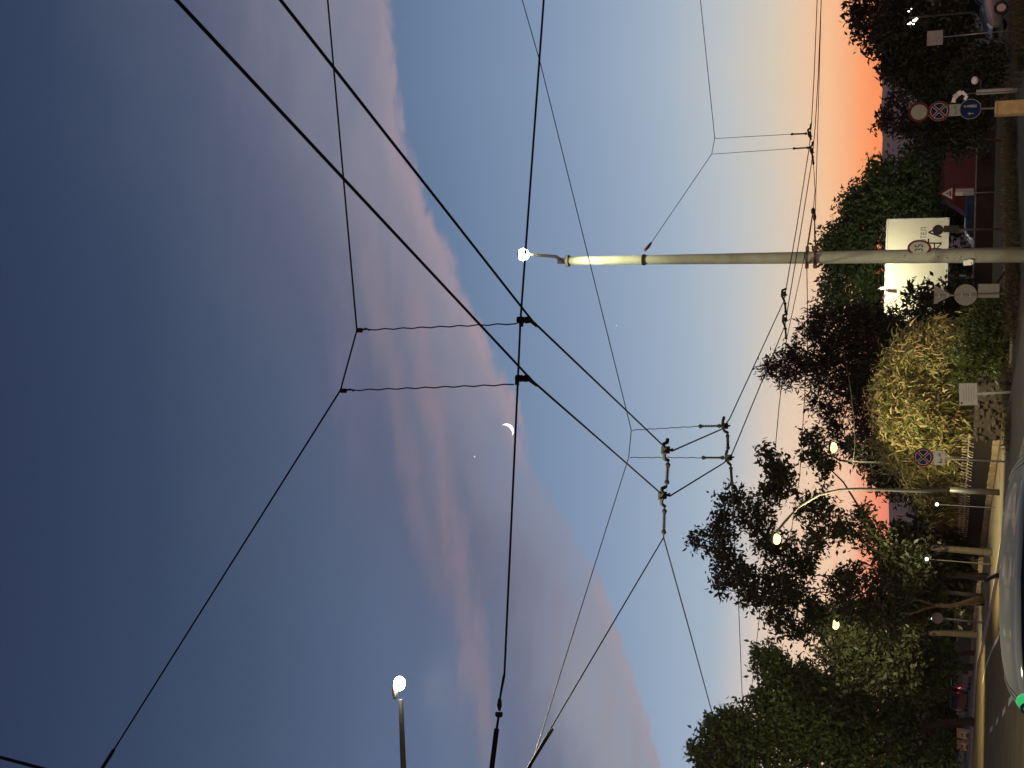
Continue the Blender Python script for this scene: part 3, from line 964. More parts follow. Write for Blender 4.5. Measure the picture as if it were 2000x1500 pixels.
lw = thing('low_dark_wall', 'long low dark wall across the verge below the billboard and red kiosk', 'wall', (10, 72, 0))
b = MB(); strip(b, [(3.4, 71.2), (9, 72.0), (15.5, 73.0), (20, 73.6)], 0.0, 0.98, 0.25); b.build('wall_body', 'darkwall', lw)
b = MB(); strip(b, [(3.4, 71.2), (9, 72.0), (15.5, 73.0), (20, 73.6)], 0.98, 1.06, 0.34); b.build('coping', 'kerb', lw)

# ------------------------------------------------------------------ main trolley pole with lamp
MPX, MPY = 3.80, 32.5
mp_ = thing('trolley_pole', 'tall tapering concrete pole carrying the trolley wires and a bright lamp on top', 'pole', (MPX, MPY, 0))
topz = P(1112, 500, MPY)[2]
b = MB()
b.tube([(MPX, MPY, 0), (MPX, MPY, 3), (MPX, MPY, 6), (MPX, MPY, 9.5), (MPX, MPY, topz)], [0.205, 0.19, 0.168, 0.145, 0.125], 28)
b.build('shaft', 'concrete', mp_, smooth=True)
b = MB(); b.tube([(MPX, MPY, topz), (MPX, MPY, topz + 0.03), (MPX, MPY, topz + 0.09)], [0.18, 0.18, 0.17], 28); b.build('cap', 'concrete', mp_)
head = P(1022, 497, 30.9)
b = MB()
b.tube([(MPX, MPY, topz + 0.08), (MPX, MPY - 0.02, topz + 0.36)], 0.09, 12)
b.tube([(MPX - 0.03, MPY - 0.05, topz + 0.16), P(1085, 501, 32.3), P(1060, 499, 31.9), P(1036, 497.5, 31.4)], [0.06, 0.05, 0.045, 0.045], 8)
b.build('lamp_arm', 'steel', mp_, smooth=True)
b = MB(); b.ellipsoid(head + np.array([0, 0.16, 0.10]), (0.15, 0.34, 0.07)); lh = b.build('lamp_head', 'steel', mp_, smooth=True)
b = MB(); b.ellipsoid(head, (0.18, 0.18, 0.165)); b.build('lens', 'headlamp_glow', lh, smooth=True)
for zz in (P(1258, 500, MPY)[2],):
    b = MB(); b.tube([(MPX, MPY, zz - 0.04), (MPX, MPY, zz + 0.04)], 0.165, 28); b.build('steel_band', 'cast', mp_)
za, zb = P(1577, 500, MPY)[2], P(1593, 500, MPY)[2]
for zz in (za, zb):
    b = MB()
    b.tube([(MPX, MPY, zz - 0.03), (MPX, MPY, zz + 0.03)], 0.186, 28)
    b.box((MPX + 0.24, MPY - 0.05, zz), (0.14, 0.10, 0.09))
    b.box((MPX - 0.24, MPY - 0.05, zz), (0.14, 0.10, 0.09))
    b.build('clamp_band', 'rust', mp_)
for k in range(16):                      # faint stencil and scuff marks on the lower shaft
    zz = random.uniform(1.2, 3.2)
    a = random.uniform(-2.4, -0.7)
    rr = 0.199 - 0.006 * (zz / 3)
    c = np.array([MPX + rr * math.cos(a), MPY + rr * math.sin(a), zz])
    t = np.array([-math.sin(a), math.cos(a), 0])
    b = MB(); b.box(c, (random.uniform(0.02, 0.06), 0.006, random.uniform(0.012, 0.06)), (t, np.array([math.cos(a), math.sin(a), 0]), np.array([0, 0, 1.])))
    b.build('stencil_mark', 'stain', mp_)

# round 35 sign strapped to the pole, seen at an angle
fr = frame(P(1795.5, 484, 32.18), yaw=-D2R(54))
s = thing('speed_sign', 'round white sign reading 35 with red border strapped to the concrete pole', 'sign', fr[0])
b = MB(); b.poly(fr, circ(0.30), 0.0, 0.012); b.build('plate', 'oldwhite', s)
b = MB(); b.ring(fr, 0.302, 0.245, 0.004, 0.004); b.build('border', 'red', s)
text_on(fr, '35', 0.30, 0.004, 'digits', 'black', s)
b = MB(); c_ = fr[0] - fr[3] * 0.05; b.box(c_, (0.10, 0.06, 0.5), (fr[1], fr[3], fr[2])); b.build('bracket', 'steel', s)
# paper flyer
fr = frame(P(1889, 513.5, 32.28), yaw=-0.45, tilt=0.2)
b = MB(); b.poly(fr, [(-.085, -.10), (.09, -.085), (.07, .09), (-.06, .10)], 0, 0.004)
b.poly((fr[0] + fr[3] * 0.03, fr[1], fr[2], fr[3]), [(-.085, -.13), (0.05, -.16), (.09, -.085)], 0, 0.004)
tag(b.build('paper_flyer', 'white'), 'torn white paper flyer stuck on the left side of the concrete pole', 'flyer')

# ------------------------------------------------------------------ lamps
def lamp_light(name, p, power, col, r=0.12, aim=(0, 0, -1), cone=150):
    """a street lantern throws its light down and out; nothing above the head is lit"""
    l = bpy.data.lights.new(name, 'SPOT')
    l.energy = power
    l.color = col
    l.shadow_soft_size = r
    l.spot_size = D2R(cone)
    l.spot_blend = 0.5
    o = bpy.data.objects.new(name, l)
    o.location = tuple(p)
    o.rotation_euler = Vector(aim).to_track_quat('-Z', 'Y').to_euler()
    COL.objects.link(o)
    return o


WARM = (1.0, 0.93, 0.66)
SOD = (1.0, 0.83, 0.44)
hp = P(780, 1335, 15.0)
post = np.array([-9.6, 15.2, 0.0])
sl_ = thing('street_lamp', 'bright street lamp on a long horizontal arm reaching in from the left edge', 'street lamp', post)
b = MB(); b.tube([post, post + np.array([0, 0, 4]), post + np.array([0, 0, hp[2] - 0.25])], [0.12, 0.10, 0.08], 14); b.build('post', 'steel', sl_, smooth=True)
b = MB(); b.tube([post + np.array([0, 0, hp[2] - 0.35]), P(790, 1540, 15.1), P(787, 1480, 15.05), P(783, 1366, 15.0)], [0.06, 0.046, 0.042, 0.036], 10); b.build('arm', 'darksteel', sl_, smooth=True)
b = MB(); b.ellipsoid(hp + np.array([-0.08, 0, 0.065]), (0.17, 0.08, 0.035)); h_ = b.build('lamp_head', 'steel', sl_, smooth=True)
b = MB(); b.ellipsoid(hp, (0.105, 0.10, 0.085)); b.build('lens', 'headlamp_glow', h_, smooth=True)
lamp_light('lamp_light', hp + np.array([0.0, 0, -0.25]), 9500, (1.0, 0.89, 0.58), aim=(-0.1, 0.4, -1), cone=158)
lamp_light('lamp_light', head + np.array([0.0, -0.1, -0.32]), 1000, (1.0, 0.94, 0.6), aim=(-0.35, -0.15, -1), cone=168)


def curved_lamp(label, base, pts, lens, rl, power, group, aim=(.2, .1, -1), cone=166):
    s = thing('curved_street_lamp', label, 'street lamp', base, group)
    b = MB(); b.tube([base, pts[0] * 0.0 + np.array([base[0], base[1], 1.9])], [0.115, 0.11], 14); b.build('base_sleeve', 'darksteel', s, smooth=True)
    b = MB(); b.tube([np.array([base[0], base[1], 1.8])] + pts, [0.075] * 2 + [0.06 - 0.02 * i / len(pts) for i in range(len(pts) - 1)], 10); b.build('mast', 'darksteel', s, smooth=True)
    b = MB(); b.ellipsoid(lens + np.array([0.05, 0.02, 0.17]), (0.28, 0.2, 0.09)); h = b.build('lamp_head', 'darksteel', s, smooth=True)
    b = MB(); b.ellipsoid(lens, (rl, rl * 0.8, rl * 0.72)); b.build('lens', 'sodium_glow', h, smooth=True)
    lamp_light('lamp_light', lens + np.array([0, -0.08, -0.34]), power, SOD, 0.15, aim=aim, cone=cone)


bl = P(1955, 962, 47); bl[2] = 0.13
curved_lamp('curved mast street lamp with warm light in front of the tall open crowned tree', bl,
            [P(1800, 959, 47), P(1680, 955, 47), P(1640, 957, 47), P(1600, 966, 47), P(1560, 990, 46.9), P(1532, 1020, 46.8), P(1516, 1040, 46.7)],
            P(1517, 1053, 46.6), 0.22, 8500, 'curved warm street lamps along the pavement', aim=(.45, .46, -1), cone=98)
bl = P(1932, 905, 64); bl[2] = 0
curved_lamp('warm street lamp half hidden between the dark conifer and a leafy branch', bl,
            [P(1800, 906, 64), P(1680, 903, 64), P(1640, 899, 63.8), P(1622, 888, 63.6), P(1620, 880, 63.4)],
            P(1628, 874, 63.2), 0.27, 900, 'curved warm street lamps along the pavement')
bl = P(1928, 1164, 66); bl[2] = 0.13
curved_lamp('small warm street lamp lowest and farthest left among the dark tree crowns', bl,
            [P(1850, 1160, 66), P(1720, 1155, 66), P(1690, 1158, 66), P(1668, 1168, 65.9), P(1645, 1188, 65.8), P(1628, 1205, 65.7)],
            P(1632, 1220, 65.5), 0.27, 5500, 'curved warm street lamps along the pavement', aim=(-.6, .6, -.5), cone=150)
# small distant lights
for nm, lab, (x, y), Y, r in (('window_lamp', 'tiny white light shining through the lower leaves of the golden bamboo', (1830, 985), 51.5, 0.07),
                              ('garden_lamp', 'tiny white light in the dark shrubs right of the pale leaning tree', (1810, 1092), 52.2, 0.07),
                              ('garden_lamp', 'tiny white light beside the round sign behind the pale leaning tree', (1821, 1208), 61.5, 0.055)):
    p = P(x, y, Y)
    s = thing(nm, lab, 'lamp', (p[0], p[1], 0))
    MB().ellipsoid(p, r).build('bulb', 'window_glow', s, smooth=True)
    b = MB(); b.tube([(p[0], p[1], 0), (p[0], p[1] + 0.02, p[2] - 0.05)], 0.02, 6); b.build('stake', 'darksteel', s)
p = P(1783, 32, 58.5)
s = thing('white_lamp', 'cluster of small white lights glinting through the dark evergreen at the far right', 'lamp', (p[0], p[1], 0))
for (x, y, r) in ((1775, 22, .05), (1780, 17, .03), (1778, 45, .07), (1786, 40, .09), (1790, 37, .07), (1774, 47, .045), (1784, 47, .05)):
    MB().ellipsoid(P(x, y, 58.5), (r * 0.7, r * .7, r * 0.9), 8, 6).build('bulb', 'window_glow', s, smooth=True)
b = MB(); b.tube([(p[0], p[1] + 0.2, 0), (p[0], p[1] + 0.2, p[2] + 0.2)], 0.05, 8); b.tube([(p[0] - .5, p[1] + 0.2, p[2] + .1), (p[0] + .6, p[1] + 0.2, p[2] + .1)], 0.03, 6); b.build('post', 'black', s)

# ------------------------------------------------------------------ moon and two bright points
def lune():
    c = P(989.5, 841.5, 9000)
    R_ = 28.0 / 2 / FPX * depth(c)
    n = -ray(989.5, 841.5)
    # bulge towards the upper right of the photograph
    bx = (IR * 13.8 + IU * -10.0) * 1.0
    bx = (IR * (841.7 - 833.0) - IU * (998.5 - 989.5))
    bx /= np.linalg.norm(bx)
    by = np.cross(n, bx)
    b = MB()
    N_, K = 28, 7
    vs = []
    for i in range(N_ + 1):
        a = -math.pi / 2 + math.pi * i / N_
        for k in range(K + 1):
            lon = D2R(36) + (math.pi / 2 - D2R(36)) * k / K
            vs.append(c + R_ * (bx * math.cos(a) * math.sin(lon) + by * math.sin(a) + n * math.cos(a) * math.cos(lon)))
    b.add(vs, [(i * (K + 1) + k, i * (K + 1) + k + 1, (i + 1) * (K + 1) + k + 1, (i + 1) * (K + 1) + k) for i in range(N_) for k in range(K)])
    return tag(b.build('moon', 'moon_glow', smooth=True), 'thin bright crescent moon hanging inside the mauve cloud', 'moon')


lune()
for (x, y), lab, r in (((927, 892), 'bright star in the cloud to the left of the crescent moon', 6.5), ((1204, 636), 'faint star in the clear blue sky left of the tall pole', 5.0)):
    tag(MB().ellipsoid(P(x, y, 8800), r).build('star', 'star_glow', smooth=True), lab, 'star')

# ------------------------------------------------------------------ overhead wires
def wire(name, label, pts, r, cat='wire', sag=0.0, seg=6, m='cable', group=None, parent=None, twist=0.0):
    pts = [np.asarray(p, float) for p in pts]
    out = []
    for a, c in zip(pts[:-1], pts[1:]):
        L_ = np.linalg.norm(c - a)
        n = max(1, int(L_ / 1.5)) if (sag or L_ > 6) else 1
        for k in range(n):
            t = k / n
            q = a * (1 - t) + c * t
            q = q - np.array([0, 0, sag * 4 * t * (1 - t) * (L_ / 10) ** 2])
            out.append(q)
    out.append(pts[-1])
    if twist:
        o2 = []
        for a, c in zip(out[:-1], out[1:]):
            L_ = np.linalg.norm(c - a)
            n = max(2, int(L_ / 0.11))
            for k in range(n):
                t = k / n
                o2.append(a * (1 - t) + c * t + np.array([twist * (1 if k % 2 else -1), 0, 0]))
        out = o2 + [out[-1]]
    b = MB()
    b.tube(out, r, seg)
    o = b.build(name, m, parent, smooth=True)
    if label:
        tag(o, label, cat, group)
    return o


ZC = 6.0
bk = lambda p, q, t: p + (p - q) * t          # carry a line on beyond p


def contact(pxs):
    return [Z(x, y, ZC) for x, y in pxs]


ca = contact([(548, 0), (1040, 627), (1299, 874)])
cb = contact([(345, 0), (1041, 745), (1291, 964)])
ca = [bk(ca[0], ca[1], 2.2)] + ca
cb = [bk(cb[0], cb[1], 2.0)] + cb
RW = 0.0125
wire('contact_wire', 'right hand thick trolley wire coming from overhead to the first double bracket', ca, RW, group='trolley contact wires')
wire('contact_wire', 'left hand thick trolley wire coming from overhead to the first double bracket', cb, RW, group='trolley contact wires')
ca2 = contact([(1301, 876), (1312, 881), (1410, 838), (1425, 818), (1531, 588), (1555, 450), (1581, 285), (1585, 240), (1590, 150), (1596, 0)])
cb2 = contact([(1294, 966), (1308, 969), (1414, 904), (1430, 886), (1533, 636), (1564, 450), (1586, 312), (1592, 250), (1598, 150), (1604, 0)])
ca2.append(bk(ca2[-1], ca2[-2], 4)); cb2.append(bk(cb2[-1], cb2[-2], 4))
wire('contact_wire', 'outer trolley wire bending right past the concrete pole to the horizon', ca2, 0.013, group='trolley contact wires')
wire('contact_wire', 'inner trolley wire bending right past the concrete pole to the horizon', cb2, 0.013, group='trolley contact wires')

# first cross span with two droppers and two hangers
SY = 10.95
s1 = [P(1062, 0, 11.2), P(1050, 165, 11.1), P(1016.5, 627, SY), P(1011.5, 742, SY), P(985, 1320, SY), P(976, 1366, SY)]
s1 = [bk(s1[0], s1[1], 9)] + s1
wire('span_wire', 'lower cross wire passing behind the bright lamp and just right of the moon', s1, 0.012, cat='wire')
t1 = [P(640, 0, SY), P(697, 645, SY), P(665, 762, SY), P(205, 1492, SY)]
t1 = [bk(t1[0], t1[1], 2.5)] + t1 + [bk(t1[-1], t1[-2], 1.0)]
wire('span_wire', 'upper cross wire holding two long droppers high in the mauve cloud', t1, 0.011, cat='wire')
tw = wire('wire_sleeve', None, [P(222, 1465, SY), P(195, 1508, SY), P(120, 1625, SY)], 0.024, parent=None)
tag(tw, 'thick dark rod ending the upper cross wire at the far left edge', 'rod')
tw = wire('guy_cable', None, [P(-60, 1462, 9.5), P(0, 1479, 9.5), P(75, 1499, 9.5), P(200, 1533, 9.5)], 0.02)
tag(tw, 'short twisted cable crossing the dark top left corner of the sky', 'cable')
for (xa, ya, xb, yb, lab) in ((699, 645, 1010, 632, 'right twisted dropper wire between upper and lower cross wire'), (668, 763, 1004, 751, 'left twisted dropper wire between upper and lower cross wire')):
    wire('dropper_wire', lab, [P(xa, ya, SY), P(xb, yb, SY)], 0.007, group='droppers of the first cross span', twist=0.006)
    c = P(xa, ya, SY)
    cl = thing('wire_clip', 'small black clip where the %s meets the upper cross wire' % lab.split(' between')[0], 'clip', c, 'clips on the upper cross wire')
    MB().box(c + np.array([0, 0, -0.02]), (0.05, 0.04, 0.06)).build('clip_body', 'cast', cl)
    b = MB(); b.tube([c + np.array([0, 0, -0.04]), c + np.array([0.02, 0, -0.10]), c + np.array([0, 0, -0.15])], 0.010, 5); b.build('loop', 'cast', cl)
for (x, y, wx, wy, lab) in ((1017, 625, 1042, 629, 'right insulated hanger joining cross wire and thick trolley wire'), (1014, 739, 1042, 746, 'left insulated hanger joining cross wire and thick trolley wire')):
    c = P(x, y, SY)
    w_ = Z(wx, wy, ZC)
    h = thing('wire_hanger', lab, 'hanger', c, 'hangers of the first cross span')
    b = MB(); b.tube([c + np.array([0, 0, 0.035]), c - np.array([0, 0, 0.035])], [0.036, 0.036], 12); b.tube([c - np.array([0, 0, 0.055]), c - np.array([0, 0, 0.115])], [0.038, 0.030], 12); b.build('insulator', 'ceramic', h)
    b = MB(); b.tube([c - np.array([0, 0, 0.03]), c - np.array([0, 0, 0.06])], 0.016, 8)
    d = (w_ - c)
    tdir = ca[2] - ca[1]; tdir /= np.linalg.norm(tdir)
    b.tube([c - np.array([0, 0, 0.10]), w_ - tdir * 0.10 + np.array([0, 0, 0.03]), w_ + tdir * 0.12 + np.array([0, 0, 0.008])], [0.022, 0.022, 0.010], 6)
    b.build('clamp', 'cast', h)
    b = MB(); q = P(x + 1 if y < 700 else x - 4, y + 8.5, SY); b.box(q, (0.05, 0.035, 0.035)); b.build('span_clip', 'cast', h)
# insulator at the left end of the cross span
c0, c1, c2, c3 = P(976, 1366, SY), P(975.5, 1388, SY), P(974, 1398, SY), P(958, 1520, SY)
h = thing('strain_insulator', 'long black rod insulator with shackle near the left street lamp', 'insulator', c0)
b = MB(); b.tube([P(984, 1318, SY), P(980, 1340, SY), c0], 0.011, 6); b.tube([c0, P(978, 1378, SY), c1], [0.022, 0.014, 0.012], 6); b.tube([c0, P(973, 1378, SY), c1], [0.022, 0.014, 0.012], 6); b.build('shackle', 'cast', h)
b = MB(); b.ellipsoid(P(974.5, 1396, SY), (0.03, 0.04, 0.042)); b.tube([P(968, 1393, SY), P(981, 1393, SY)], 0.014, 6); b.build('joint', 'cast', h, smooth=True)
b = MB(); b.tube([c2, P(970, 1424, SY)], 0.014, 8); b.tube([P(970, 1424, SY), c3, bk(c3, c2, 0.8)], [0.028, 0.028, 0.028], 10); b.build('rod', 'cable', h, smooth=True)


def rod_insulator(root, name, a, c, r=0.018, ribs=8, rr=0.036):
    a, c = np.asarray(a, float), np.asarray(c, float)
    b = MB()
    b.tube([a, c], r, 7)
    d = (c - a) / np.linalg.norm(c - a)
    for k in range(ribs):
        p = a + (c - a) * (0.14 + 0.72 * k / (ribs - 1))
        b.tube([p - d * 0.007, p + d * 0.007], rr, 9)
    for p in (a, c):
        b.ellipsoid(p, 0.042, 8, 6)
    return b.build(name, 'ceramic', root, smooth=False)


ZB = 6.09


def bracket(label, pxs, clamp, group):
    """cranked steel bar clamped across one trolley wire"""
    pts = [Z(x, y, ZB) for x, y in pxs]
    c = Z(*clamp, 6.03)
    s = thing('wire_bracket', label, 'bracket', c, group)
    b = MB(); b.tube(pts, 0.03, 7); b.build('cranked_bar', 'cast', s, smooth=True)
    b = MB(); b.box(c, (0.11, 0.26, 0.08)); b.tube([c + np.array([-0.02, -0.32, -0.03]), c + np.array([0.0, 0.34, -0.03])], [0.018, 0.018], 6); b.build('clamp', 'cast', s)
    return s


def chain(label, a, c, group, ribs=9):
    s = thing('rod_insulator', label, 'insulator', a, group)
    d = c - a
    rod_insulator(s, 'ribbed_rod', a + d * 0.16, a + d * 0.84, 0.014, ribs, 0.030)
    b = MB(); b.tube([a, a + d * 0.16], 0.014, 5); b.build('end_link', 'cast', s)
    b = MB(); b.tube([a + d * 0.84, c], 0.014, 5); b.build('end_link', 'cast', s)
    return s


gB, gI = 'brackets on the trolley wires', 'ribbed insulators on the trolley wires'
bracket('upper of two cranked brackets on the nearest wire bend', [(1304, 857), (1303, 864), (1296, 867), (1297, 885), (1298, 897), (1305, 899)], (1300, 879), gB)
bracket('lower of two cranked brackets on the nearest wire bend', [(1300, 951), (1293, 954), (1293, 968), (1292, 984), (1298, 989)], (1294, 968), gB)
chain('ribbed insulator between the two brackets of the nearest wire bend', Z(1305, 900, ZB), Z(1302, 950, ZB), gI)
chain('ribbed insulator ending where two stay wires fork near the tree top', Z(1298, 989, ZB), Z(1296, 1049, ZB), gI)
bracket('upper bracket hanging from the second cross wire', [(1414, 815), (1412, 822), (1411, 833), (1415, 842), (1421, 845)], (1416, 832), gB)
bracket('lower bracket hanging from the second cross wire', [(1420, 880), (1418, 888), (1418, 898), (1422, 903), (1427, 908)], (1424, 894), gB)
chain('ribbed insulator between the two brackets of the second cross wire', Z(1421, 846, ZB), Z(1422, 880, ZB), gI)
chain('ribbed insulator entering the top of the tall open crowned tree', Z(1427, 908, ZB), Z(1430, 950, ZB), gI)
bracket('upper small bracket on the bend left of the concrete pole', [(1535, 564), (1528, 567), (1527, 578), (1532, 588)], (1531, 574), gB)
bracket('lower small bracket on the bend left of the concrete pole', [(1537, 613), (1530, 616), (1529, 628), (1533, 637)], (1533, 624), gB)
chain('ribbed insulator between the small brackets left of the concrete pole', Z(1533, 589, ZB), Z(1535, 613, ZB), gI, 6)
chain('beaded insulator above the dark feathery tree', Z(1534, 638, ZB), Z(1535.5, 664, ZB), gI, 6)
bracket('upper bracket of the farthest wire bend at right', [(1584, 242), (1583, 250), (1578, 254), (1580, 264), (1584, 272)], (1581, 262), gB)
bracket('lower bracket of the farthest wire bend at right', [(1587, 276), (1587, 282), (1583, 288), (1584, 296), (1587, 304)], (1585, 294), gB)
chain('beaded insulator below the farthest wire bend at right', Z(1587, 304, ZB), Z(1589, 322, ZB), gI, 5)

# stay wires fork from the first bend
f0 = Z(1296, 1050, ZB)
L1 = P(1034, 1493, 14.0)
wire('stay_wire', 'stay wire from the nearest bend down to the left edge beside the cloud', [f0, L1, bk(L1, f0, 0.35)], 0.011, cat='wire')
wire('stay_wire', 'thin stay wire running from the nearest bend into the largest left tree', [f0, P(1345, 1225, 22.5), P(1393, 1400, 29.0), P(1410, 1475, 33)], 0.013, cat='wire')
b = MB(); b.tube([P(1079, 1424, 14.55), P(1038, 1490, 14.05), P(1015, 1530, 13.8)], [0.022, 0.022, 0.022], 8)
tag(b.build('stay_sleeve', 'cable', smooth=True), 'black sleeve on the stay wire at the left edge below the lamp', 'sleeve')
# second cross span
U2 = [P(1020, 0, 22.2), P(1055, 122, 22.1), P(1233, 840, 22.1), P(1228, 893, 22.4), P(1120, 1235, 18.2), P(1040, 1488, 14.2)]
U2 = [bk(U2[0], U2[1], 8)] + U2 + [bk(U2[-1], U2[-2], 0.6)]
wire('span_wire', 'second cross wire farther off with two short droppers over the bend', U2, 0.0095, cat='wire')
for (xa, ya, xb, yb, xc, yc, Y, lab) in ((1235, 840, 1368, 832.5, 1407, 832, 22.1, 'upper'), (1230, 893.5, 1374, 894, 1413, 894, 22.4, 'lower')):
    wire('dropper_wire', '%s twisted dropper wire of the second cross wire' % lab, [P(xa, ya, Y), P(xb, yb, Y)], 0.008, group='droppers of the second cross span', twist=0.007)
    h = thing('strain_insulator', 'dumbbell shaped insulator at the end of the %s second span dropper' % lab, 'insulator', P(xb, yb, Y), 'strain insulators on the droppers')
    rod_insulator(h, 'ribbed_rod', P(xb, yb, Y), P(xc - 2, yc, Y), 0.016, 6, 0.030)
    b = MB(); b.tube([P(xc - 2, yc, Y), P(xc + 6, yc, Y)], 0.012, 5); b.build('end_link', 'cast', h)
# third cross span at the right, tied to the concrete pole
U3 = [P(1368, 0, 34.2), P(1396, 270, 34.2), P(1390, 301, 34.6), P(1262, 489, 32.55)]
U3 = [bk(U3[0], U3[1], 3)] + U3
wire('span_wire', 'thin cross wire tied to the concrete pole holding the two right hand droppers', U3, 0.011, cat='wire')
b = MB(); b.tube([P(1272, 474, 32.6), P(1266, 482, 32.5), P(1259, 489, 32.4)], [0.03, 0.05, 0.04], 8)
tag(b.build('turnbuckle', 'rust', smooth=True), 'rusty turnbuckle fixing the thin cross wire near the pole top', 'turnbuckle')
for (xa, ya, xb, yb, xc, yc, Y, lab) in ((1397, 270.5, 1547, 262, 1574, 261, 34.2, 'upper'), (1391, 301, 1551, 290, 1578, 288.5, 34.6, 'lower')):
    wire('dropper_wire', '%s of two thin droppers in front of the peach sky at right' % lab, [P(xa, ya, Y), P(xb, yb, Y)], 0.008, group='droppers of the third cross span')
    h = thing('strain_insulator', 'small dumbbell insulator ending the %s dropper at the far right' % lab, 'insulator', P(xb, yb, Y), 'strain insulators on the droppers')
    rod_insulator(h, 'ribbed_rod', P(xb, yb, Y), P(xc, yc, Y), 0.022, 4, 0.028)
# pull-off to the pole and beyond
p0 = Z(1589, 322, ZB)
pA = np.array([MPX + 0.30, MPY - 0.05, za]); pB = np.array([MPX + 0.30, MPY - 0.05, zb])
q = P(1588, 412, 33.4)
wire('pull_off_wire', 'thin pull off wire from the farthest bend to the fitting beside the pole', [p0, P(1592, 372, 33.9), q], 0.011, cat='wire')
h = thing('pull_off_fitting', 'small cast fitting where two rusty rods meet right of the concrete pole', 'fitting', q)
MB().ellipsoid(q, (0.10, 0.06, 0.06), 10, 6).build('yoke', 'cast', h, smooth=True)
MB().ellipsoid(P(1591, 424, 33.3), (0.12, 0.05, 0.05), 10, 6).build('second_yoke', 'cast', h, smooth=True)
for a, lab in ((pA, 'upper rusty rod from the fitting to the concrete pole'), (pB, 'lower rusty rod from the fitting to the concrete pole')):
    b = MB(); b.tube([q + (0 if a is pA else 1) * (P(1591, 424, 33.3) - q), q * 0.3 + a * 0.7, a], [0.016, 0.024, 0.024], 7)
    tag(b.build('pull_off_rod', 'rust', smooth=True), lab, 'rod', 'rusty rods on the concrete pole')
g1 = P(1604, 0, 36.0)
wire('feeder_cable', 'lowest cable at right running level over the orange sky to the fitting', [bk(g1, P(1600, 150, 35.4), 4), g1, P(1600, 150, 35.4), P(1595, 330, 34.2), P(1592, 424, 33.35)], 0.011, cat='cable')
pl_ = np.array([MPX - 0.30, MPY - 0.05, za])
wire('pull_off_wire', 'thin wire from the concrete pole slanting left to the beaded insulator', [P(1573, 492, 32.3), Z(1536, 664, ZB)], 0.010, cat='wire')
wire('stay_wire', 'long thin wire from the beaded insulator behind the feathery tree to far left', [Z(1536, 665, ZB), P(1521, 800, 33), P(1507, 960, 37), P(1486, 1180, 42), P(1475, 1280, 46), P(1462, 1400, 52)], 0.012, cat='wire')
wire('stay_wire', 'long thin wire from the left side of the pole sinking behind the trees', [pl_, P(1578, 650, 34), P(1573, 750, 36), P(1562, 930, 41), P(1522, 1190, 48), P(1509, 1275, 54)], 0.012, cat='wire')
wire('stay_wire', 'thin wire leaving the tall open crowned tree towards the largest left tree', [Z(1430, 950, ZB), P(1437, 1100, 30), P(1441, 1140, 34), P(1450, 1370, 42), P(1459, 1480, 46)], 0.012, cat='wire')
wire('slack_cable', 'pale slack cable drooping in front of the dark feathery tree', [P(1648, 690, 50), P(1660, 750, 50), P(1668, 820, 50), P(1670, 870, 50), P(1664, 922, 50)], 0.013, cat='cable', m='darksteel')

# ------------------------------------------------------------------ signs
def post_for(s, x, y, ztop, r, base=0.0, m='steel', Y=None):
    b = MB()
    b.tube([(x, y, base - 0.05), (x, y, ztop)], r, 10)
    return b.build('post', m, s, smooth=True)


def no_stopping(s, fr, R_=0.30):
    b = MB(); b.poly(fr, circ(R_), 0.0, 0.012); b.build('plate', 'blue', s)
    b = MB(); b.ring(fr, R_ + 0.004, R_ * 0.82, 0.004, 0.004)
    w = R_ * 0.085
    for a in (D2R(45), D2R(135)):
        d = np.array([math.cos(a), math.sin(a)]); n = np.array([-d[1], d[0]])
        q = [d * R_ * 0.84 + n * w, -d * R_ * 0.84 + n * w, -d * R_ * 0.84 - n * w, d * R_ * 0.84 - n * w]
        b.poly(fr, [tuple(p) for p in q], 0.0045 if a < 1.5 else 0.0055, 0.003)
    b.build('red_cross', 'red', s)
    b = MB(); b.ring(fr, R_ * 0.82, R_ * 0.775, 0.0025, 0.002); b.ring(fr, R_ + 0.008, R_ + 0.002, 0.003, 0.003)
    for a in (D2R(45), D2R(135)):
        d = np.array([math.cos(a), math.sin(a)]); n = np.array([-d[1], d[0]])
        for sgn in (-1, 1):
            q = [d * R_ * 0.8 + n * sgn * w * 1.0, d * R_ * 0.8 + n * sgn * w * 1.5, -d * R_ * 0.8 + n * sgn * w * 1.5, -d * R_ * 0.8 + n * sgn * w * 1.0]
            if sgn < 0:
                q = q[::-1]
            b.poly(fr, [tuple(p) for p in q], 0.003, 0.002)
    b.build('white_lines', 'oldwhite', s)


